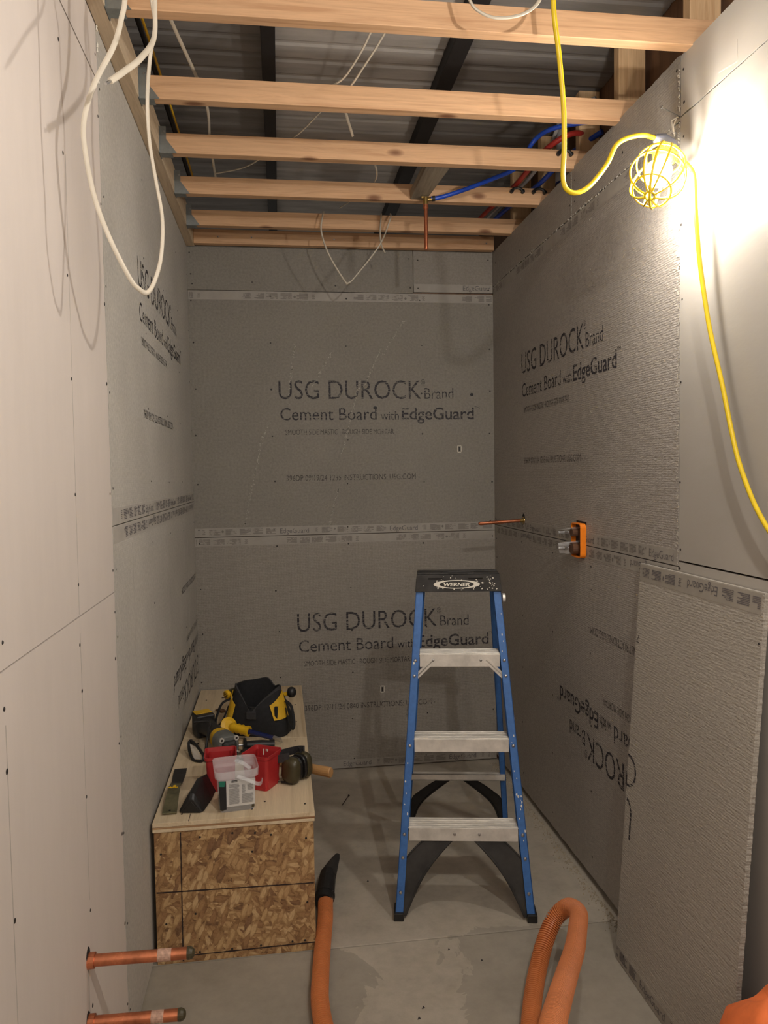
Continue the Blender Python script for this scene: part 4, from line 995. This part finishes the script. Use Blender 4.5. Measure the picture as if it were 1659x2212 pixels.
# ---- side handle
A1 = Vector((.245, -.925, ZI+.032)); B1 = Vector((.378, -.908, ZI+.021)); ax1 = B1-A1
shd = thing('screw_grip', 'black screw-in side handle lying in front of the chisel', 'handle', A1)
shd.rotation_mode = 'QUATERNION'; shd.rotation_quaternion = Vector((0, 0, 1)).rotation_difference(ax1.normalized())
MB().lathe([(0, .018), (.026, .018), (.029, .022), (.026, .027), (.014, .032), (.0165, .05), (.018, .09), (.016, .115), (.018, .128), (.019, .138), (.0, .140)], 18).build('grip', M['black_plastic'], shd, smooth=True)
MB().cyl((0, 0, -.004), (0, 0, .02), .005, n=10).build('stud', M['steel'], shd)

# ---- hammer
hm = thing('hammer', 'club hammer with a wooden handle overhanging the bench edge', 'hammer', (.268, -.980, ZI+.019), -.67)
MB().loft([[(x, a, b) for a, b in rrect(w_, w_, .006, 3)] for x, w_ in ((-.004, .030), (.016, .034), (.030, .030))]).build('eye', M['black_plastic'], hm)
T2 = Matrix.Rotation(PI/2, 4, 'X')
MB().lathe([(0, -.055), (.0155, -.055), (.018, -.050), (.018, -.038), (.013, -.030), (.014, .03), (.018, .036), (.018, .050), (.015, .055), (0, .055)], 16, Matrix.Translation((.013, 0, 0)) @ T2).build('head', metal_t('dark_steel', (96, 88, 78), .3, .8), hm, smooth=False)
def he(x, ry, rz, cz=0, n=14): return [(x, ry*math.cos(2*PI*k/n), cz+rz*math.sin(2*PI*k/n)) for k in range(n)]
hd = MB().loft([he(-.004, .010, .012), he(.03, .011, .013), he(.07, .009, .013), he(.12, .010, .014), he(.20, .012, .0155), he(.29, .0135, .017), he(.35, .0145, .018), he(.385, .0155, .019, .001), he(.398, .0155, .019, .001), he(.402, .0135, .017, .001)])
hd.build('handle', M['hickory'], hm, smooth=False)

# ---- ear muffs
em = thing('ear_muffs', 'olive green folding ear muffs resting beside the red bin', 'ear muffs', (.464, -1.230, ZI), .85)
def cup(nm, x, s_, tilt):
    Tc = Matrix.Translation((x, 0, .048)) @ Matrix.Rotation(tilt, 4, 'X') @ Matrix.Rotation(s_*PI/2, 4, 'Y')
    def rr(w_, h_, z, r): return [tuple(Tc @ Vector((b, a, z))) for a, b in rrect(w_, h_, r, 5)]
    c_ = MB().loft([rr(.066, .086, 0, .026), rr(.070, .092, .006, .028), rr(.068, .090, .020, .027), rr(.056, .076, .030, .022), rr(.030, .050, .034, .012)]).build(nm, M['olive'], em, smooth=True)
    MB().loft([rr(.062, .082, -.014, .026), rr(.066, .086, -.010, .027), rr(.062, .082, 0, .026)]).build('cushion', M['black_plastic'], c_)
    return Tc
cup('ear_cup', -.020, -1, .05); cup('ear_cup', .020, 1, -.08)
m = MB()
band = catmull([(-.040, .0, .098), (-.055, .045, .085), (-.040, .11, .062), (0, .135, .055), (.040, .11, .062), (.052, .045, .085), (.040, .0, .098)], 6)
rings = []
for i, p_ in enumerate(band):
    d = (band[min(i+1, len(band)-1)]-band[max(i-1, 0)]).normalized(); up = Vector((0, 0, 1)); nn = d.cross(up).normalized()
    rings.append([tuple(p_+up*a+nn*b) for a, b in ((-.014, -.003), (.014, -.003), (.014, .003), (-.014, .003))])
MB().loft(rings).build('headband', M['bag_trim'], em)
MB().tube(catmull([(-.045, -.0, .012), (-.05, .03, .006), (-.05, .08, .005), (-.045, .10, .012), (-.045, .10, .03)], 5), .0014, 6).tube([(-.045, -.015, .010), (-.049, .03, .006)], .004, 8).build('wire_arm', M['black_plastic'], em)
MB().cyl((.02, 0, .096), (.02, 0, .112), .006, n=10).cyl((.02, 0, .108), (.02, 0, .114), .009, n=10).build('knob', M['black_beam'], em)

# ---- tool bag
bg = thing('tool_bag', 'open black and yellow canvas tool bag on the plywood bench', 'bag', (.322, -.665, ZI), -.30)
NB = 48
def bagring(w_, d_, z, pe, pinch=0, zfun=None, cx=0, cy=0):
    out = []
    for k in range(NB):
        a = 2*PI*k/NB; c_, s_ = math.cos(a), math.sin(a)
        x = w_/2*abs(c_)**(2/pe)*(1 if c_ >= 0 else -1); y = d_/2*abs(s_)**(2/pe)*(1 if s_ >= 0 else -1)
        if pinch and y < 0: y += pinch*math.exp(-(x/(w_*.16))**2)
        zz = z+(zfun(x/(w_/2), y/(d_/2)) if zfun else 0)
        out.append((x+cx, y+cy, zz))
    return out
def rim(u, v_):
    return (-.092*max(0, 1-abs(u-.02)*1.05)**1.1*min(1, -v_*3) if v_ < 0 else .010*math.cos(u*2.2)-.024*math.exp(-((u-.55)/.2)**2)) + .004*math.sin(5*u)
TX, TY = -.010, .012
R_ = [bagring(.262, .170, 0, 5), bagring(.268, .176, .008, 5), bagring(.256, .170, .06, 4), bagring(.228, .155, .115, 3, -.006, cx=-.004, cy=.004), bagring(.206, .146, .155, 2.4, -.016, lambda u, v_: .45*rim(u, v_), -.008, .009)]
top = [bagring(.192, .140, .190, 1.9, -.026, rim, TX, TY), bagring(.190, .138, .192, 1.9, -.026, rim, TX, TY)]
inn = [bagring(.184, .132, .191, 1.9, -.026, rim, TX, TY), bagring(.20, .135, .12, 3, 0, cx=-.004), bagring(.24, .150, .010, 4)]
MB().loft(R_+top+inn, True, True).build('body', M['bag_black'], bg, smooth=True)
# rolled rim band
def skin(r0, r1, off, idx, cz=0):
    a = []; 
    for i in idx:
        p0 = Vector(r0[i % NB]); p1 = Vector(r1[i % NB]); n_ = Vector((p0.x*1.0, p0.y*1.6, 0)).normalized()
        a.append((p0+n_*off, p1+n_*off))
    m = MB(); n = len(a)
    m.add([tuple(p) for p, q_ in a]+[tuple(q_) for p, q_ in a], [(i, i+1, n+i+1, n+i) for i in range(n-1)])
    return m
lo = [tuple(Vector(p)+Vector((0, 0, -.030))) for p in top[0]]
mr = MB(); 
out_ = []
for i in range(NB):
    p0 = Vector(lo[i]); p1 = Vector(top[1][i]); n_ = Vector((p0.x-TX, (p0.y-TY)*1.6, 0)).normalized(); out_.append((p0+n_*.006, p1+n_*.004, p1-n_*.002))
mr.add([tuple(a) for a, b, c in out_]+[tuple(b) for a, b, c in out_]+[tuple(c) for a, b, c in out_],
       [(i, (i+1) % NB, NB+(i+1) % NB, NB+i) for i in range(NB)]+[(NB+i, NB+(i+1) % NB, 2*NB+(i+1) % NB, 2*NB+i) for i in range(NB)])
mr.build('rim_band', M['bag_trim'], bg)
MB().box(-.028, .012, -.0925, -.078, .074, .104).build('front_tab', M['bag_trim'], bg, bevel=.002)
def panel(a0, a1, zlo0, zlo1, zhi0, zhi1, nm):
    """yellow corner panel wrapped on the bag between two ring angles"""
    n = 10; rows = []
    for j in range(6):
        t_ = j/5; row = []
        for k in range(n+1):
            u = k/n; a = math.radians(a0+(a1-a0)*u); z = (zlo0+(zlo1-zlo0)*u)*(1-t_)+(zhi0+(zhi1-zhi0)*u)*t_
            f = max(0, min(1, (z-.06)/.13)); w2 = .257+(.194-.257)*f; d2 = .171+(.142-.171)*f; pe = 4+(2.1-4)*f; sx_ = -.010*f; sy_ = .012*f
            c_, s_ = math.cos(a), math.sin(a)
            x = w2/2*abs(c_)**(2/pe)*(1 if c_ >= 0 else -1); y = d2/2*abs(s_)**(2/pe)*(1 if s_ >= 0 else -1)
            nn = Vector((x, y*1.6, 0)).normalized(); row.append((x+sx_+nn.x*.007, y+sy_+nn.y*.007, z))
        rows.append(row)
    m = MB(); m.add([p_ for r in rows for p_ in r], [(j*(n+1)+k, j*(n+1)+k+1, (j+1)*(n+1)+k+1, (j+1)*(n+1)+k) for j in range(5) for k in range(n)])
    o = m.build(nm, M['bag_yellow'], bg); sm = o.modifiers.new('s', 'SOLIDIFY'); sm.thickness = .003; return o
panel(-62, -4, .070, .075, .128, .172, 'corner_panel')
panel(-176, -122, .080, .066, .168, .126, 'corner_panel')
for s_, xx in ((1, .136), (-1, -.136)):
    MB().tube(catmull([(s_*.118, -.02, .135), (s_*.150, -.045, .120), (s_*.168, -.07, .060), (s_*.162, -.075, .035), (s_*.146, -.06, .05), (s_*.132, -.045, .085), (s_*.124, -.035, .11)], 6), .006, 8, flat=.4).build('side_strap', M['bag_black'], bg)
MB().box(.088, .100, -.078, -.066, .060, .125).build('loop_strap', M['bag_black'], bg, bevel=.002)

t_ = thing('ribbed_handle', 'olive tool handle with a yellow ribbed end tucked in the left side of the bag', 'tool', (.206, -.605, ZI+.150), 0)
t_.rotation_mode = 'QUATERNION'; t_.rotation_quaternion = Vector((0, 0, 1)).rotation_difference(Vector((-.72, -.62, -.12)).normalized())
MB().lathe([(0, -.05), (.014, -.05), (.017, 0), (.017, .028), (0, .028)], 16).build('grip', M['olive'], t_, smooth=False)
m = MB().lathe([(.0175, .020), (.0185, .026), (.0185, .034), (.012, .036), (0, .036)], 20)
m.build('end_ring', M['yellow'], t_)
m = MB()
for k in range(10): m.box(.004, .016, -.0008, .0008, .036, .0372, Matrix.Rotation(k*PI/5, 4, 'Z'))
m.build('end_ribs', M['marker'], t_)['kind'] = 'stuff'
t_ = thing('round_handle', 'black ball ended tool handle tucked in the right side of the bag', 'tool', (.438, -.61, ZI+.135), 0)
MB().lathe([(0, -.004), (.012, -.002), (.0195, .008), (.0205, .020), (.0165, .033), (.007, .040), (0, .041)], 18, Matrix.Translation((.018, -.008, -.012))).build('ball', M['black_plastic'], t_, smooth=True)
MB().tube([(-.03, .006, -.01), (.006, -.002, .0)], .009, 10).build('shaft', M['yellow'], t_)
rc = random.Random(2)
o = MB().loft([[(a*rx, y, b*rz+.008) for a, b in rrect(1, 1, .3, 3)] for y, rx, rz in ((0, .01, .008), (.015, .02, .015), (.035, .016, .012), (.05, .006, .006))]).build('wood_chip', M['wood_chip'])
o.location = (.158, -.40, ZI); o.rotation_euler = (0, 0, 1.1); tag(o, 'small brown scrap of wood on the bench left of the bag', 'scrap')
o = MB().tube([(0, 0, .003), (.036, .008, .003)], .0018, 8).build('pencil_stub', M['marker']); o.location = (.125, -.17, ZI); tag(o, 'thin dark bit lying at the back left of the bench', 'drill bit')

# nail on the floor
t_ = thing('floor_nail', 'single loose nail lying on the concrete floor', 'nail', (.677, -.432, .002), 1.05)
MB().tube([(0, 0, 0), (.075, 0, .016)], .0018, 6).build('shank', M['marker'], t_); MB().cyl((.075, 0, .016), (.077, 0, .0164), .005, n=10).build('head', M['marker'], t_)

# ================================================================== VACUUM HOSE
hz = thing('vacuum_hose', 'orange ribbed vacuum hose with a black nozzle, looping on the floor', 'hose', (.545, -1.32, 0))
RH = .0265
def hosepath(P, k=24): 
    q_ = catmull(P, k); return q_
pathA = [(.560, -1.215, .035), (.552, -1.275, .033), (.546, -1.36, .029), (.530, -1.50, .0275), (.515, -1.65, .0275), (.507, -1.78, .0275), (.520, -1.92, .0275), (.56, -2.08, .0275), (.63, -2.27, .0275), (.76, -2.42, .0275), (.90, -2.36, .0275), (.99, -2.15, .0275),
         (1.056, -1.98, .030), (1.105, -1.86, .036), (1.160, -1.75, .052), (1.211, -1.675, .088), (1.252, -1.645, .130), (1.286, -1.665, .172), (1.283, -1.755, .205), (1.229, -1.882, .238), (1.165, -2.022, .277), (1.070, -2.208, .337), (.958, -2.44, .428), (.82, -2.72, .52), (.65, -2.95, .58)]
pp = hosepath(pathA, 30)
# resample evenly and rib
L_ = [0]
for i in range(1, len(pp)): L_.append(L_[-1]+(pp[i]-pp[i-1]).length)
def at(s_):
    import bisect
    i = min(max(bisect.bisect_left(L_, s_), 1), len(L_)-1); f = (s_-L_[i-1])/max(1e-9, L_[i]-L_[i-1]); return pp[i-1].lerp(pp[i], f)
pitch = .0078; N_ = int(L_[-1]/pitch); pts = []; rs = []
for i in range(N_):
    for f, r_ in ((0, RH-.0055), (.14, RH-.0055), (.36, RH), (.80, RH)):
        pts.append(at((i+f)*pitch)-Vector((.545, -1.32, 0))); rs.append(r_)
MB().tube(pts, rs, 20, caps=True).build('hose', M['orange_hose'], hz)
off = Vector((.545, -1.32, 0))
nz = [Vector(p)-off for p in ((.545, -1.275, .034), (.5495, -1.25, .036), (.558, -1.20, .040), (.5655, -1.15, .044), (.571, -1.11, .046))]
MB().tube(nz, [.031, .033, .0325, .031, .029], 20).tube([nz[1]+Vector((.002, .006, 0)), nz[1]+Vector((.004, .016, .0))], .0355, 20).build('cuff', M['black_plastic'], hz, smooth=False)
rg = []
for (x, y, z, a, b) in ((.571, -1.125, .046, .028, .027), (.580, -1.085, .044, .026, .022), (.594, -1.025, .036, .021, .015), (.612, -.955, .025, .014, .009), (.621, -.915, .018, .008, .005)):
    rg.append([(x+a*math.cos(2*PI*k/16)-off.x, y-off.y-.4*a*math.cos(2*PI*k/16), z+b*math.sin(2*PI*k/16)) for k in range(16)])
MB().loft(rg).build('nozzle', M['dusty_black'], hz, smooth=True)
MB().box(-.006, .006, -.02, .02, -.01, .01, Matrix.Translation((.035, .09, .05))).build('latch', M['black_plastic'], hz, bevel=.002)

# orange cloth bundle, bottom right corner
oc = thing('orange_bundle', 'bright orange cloth bundle just showing in the bottom right corner', 'cloth', (1.40, -2.50, 0))
rings = []
for j, (z, a, b) in enumerate(((0, .10, .12), (.06, .115, .13), (.2, .11, .12), (.34, .10, .11), (.40, .085, .095), (.435, .05, .06), (.445, .01, .01))):
    rings.append([(a*(1+.12*math.sin(3*t2+j*.5)+.05*math.sin(7*t2))*math.cos(t2), b*(1+.1*math.sin(4*t2-j*.4))*math.sin(t2), z+.018*math.sin(2*t2+.6)*(j > 2)) for t2 in [2*PI*k/36 for k in range(36)]])
MB().loft(rings).build('cloth', M['orange_cloth'], oc, smooth=True)
for o in bpy.data.objects:
    if o.type == 'MESH' and o.data.polygons and o.data.polygons[0].use_smooth: smooth_angle(o, 45)
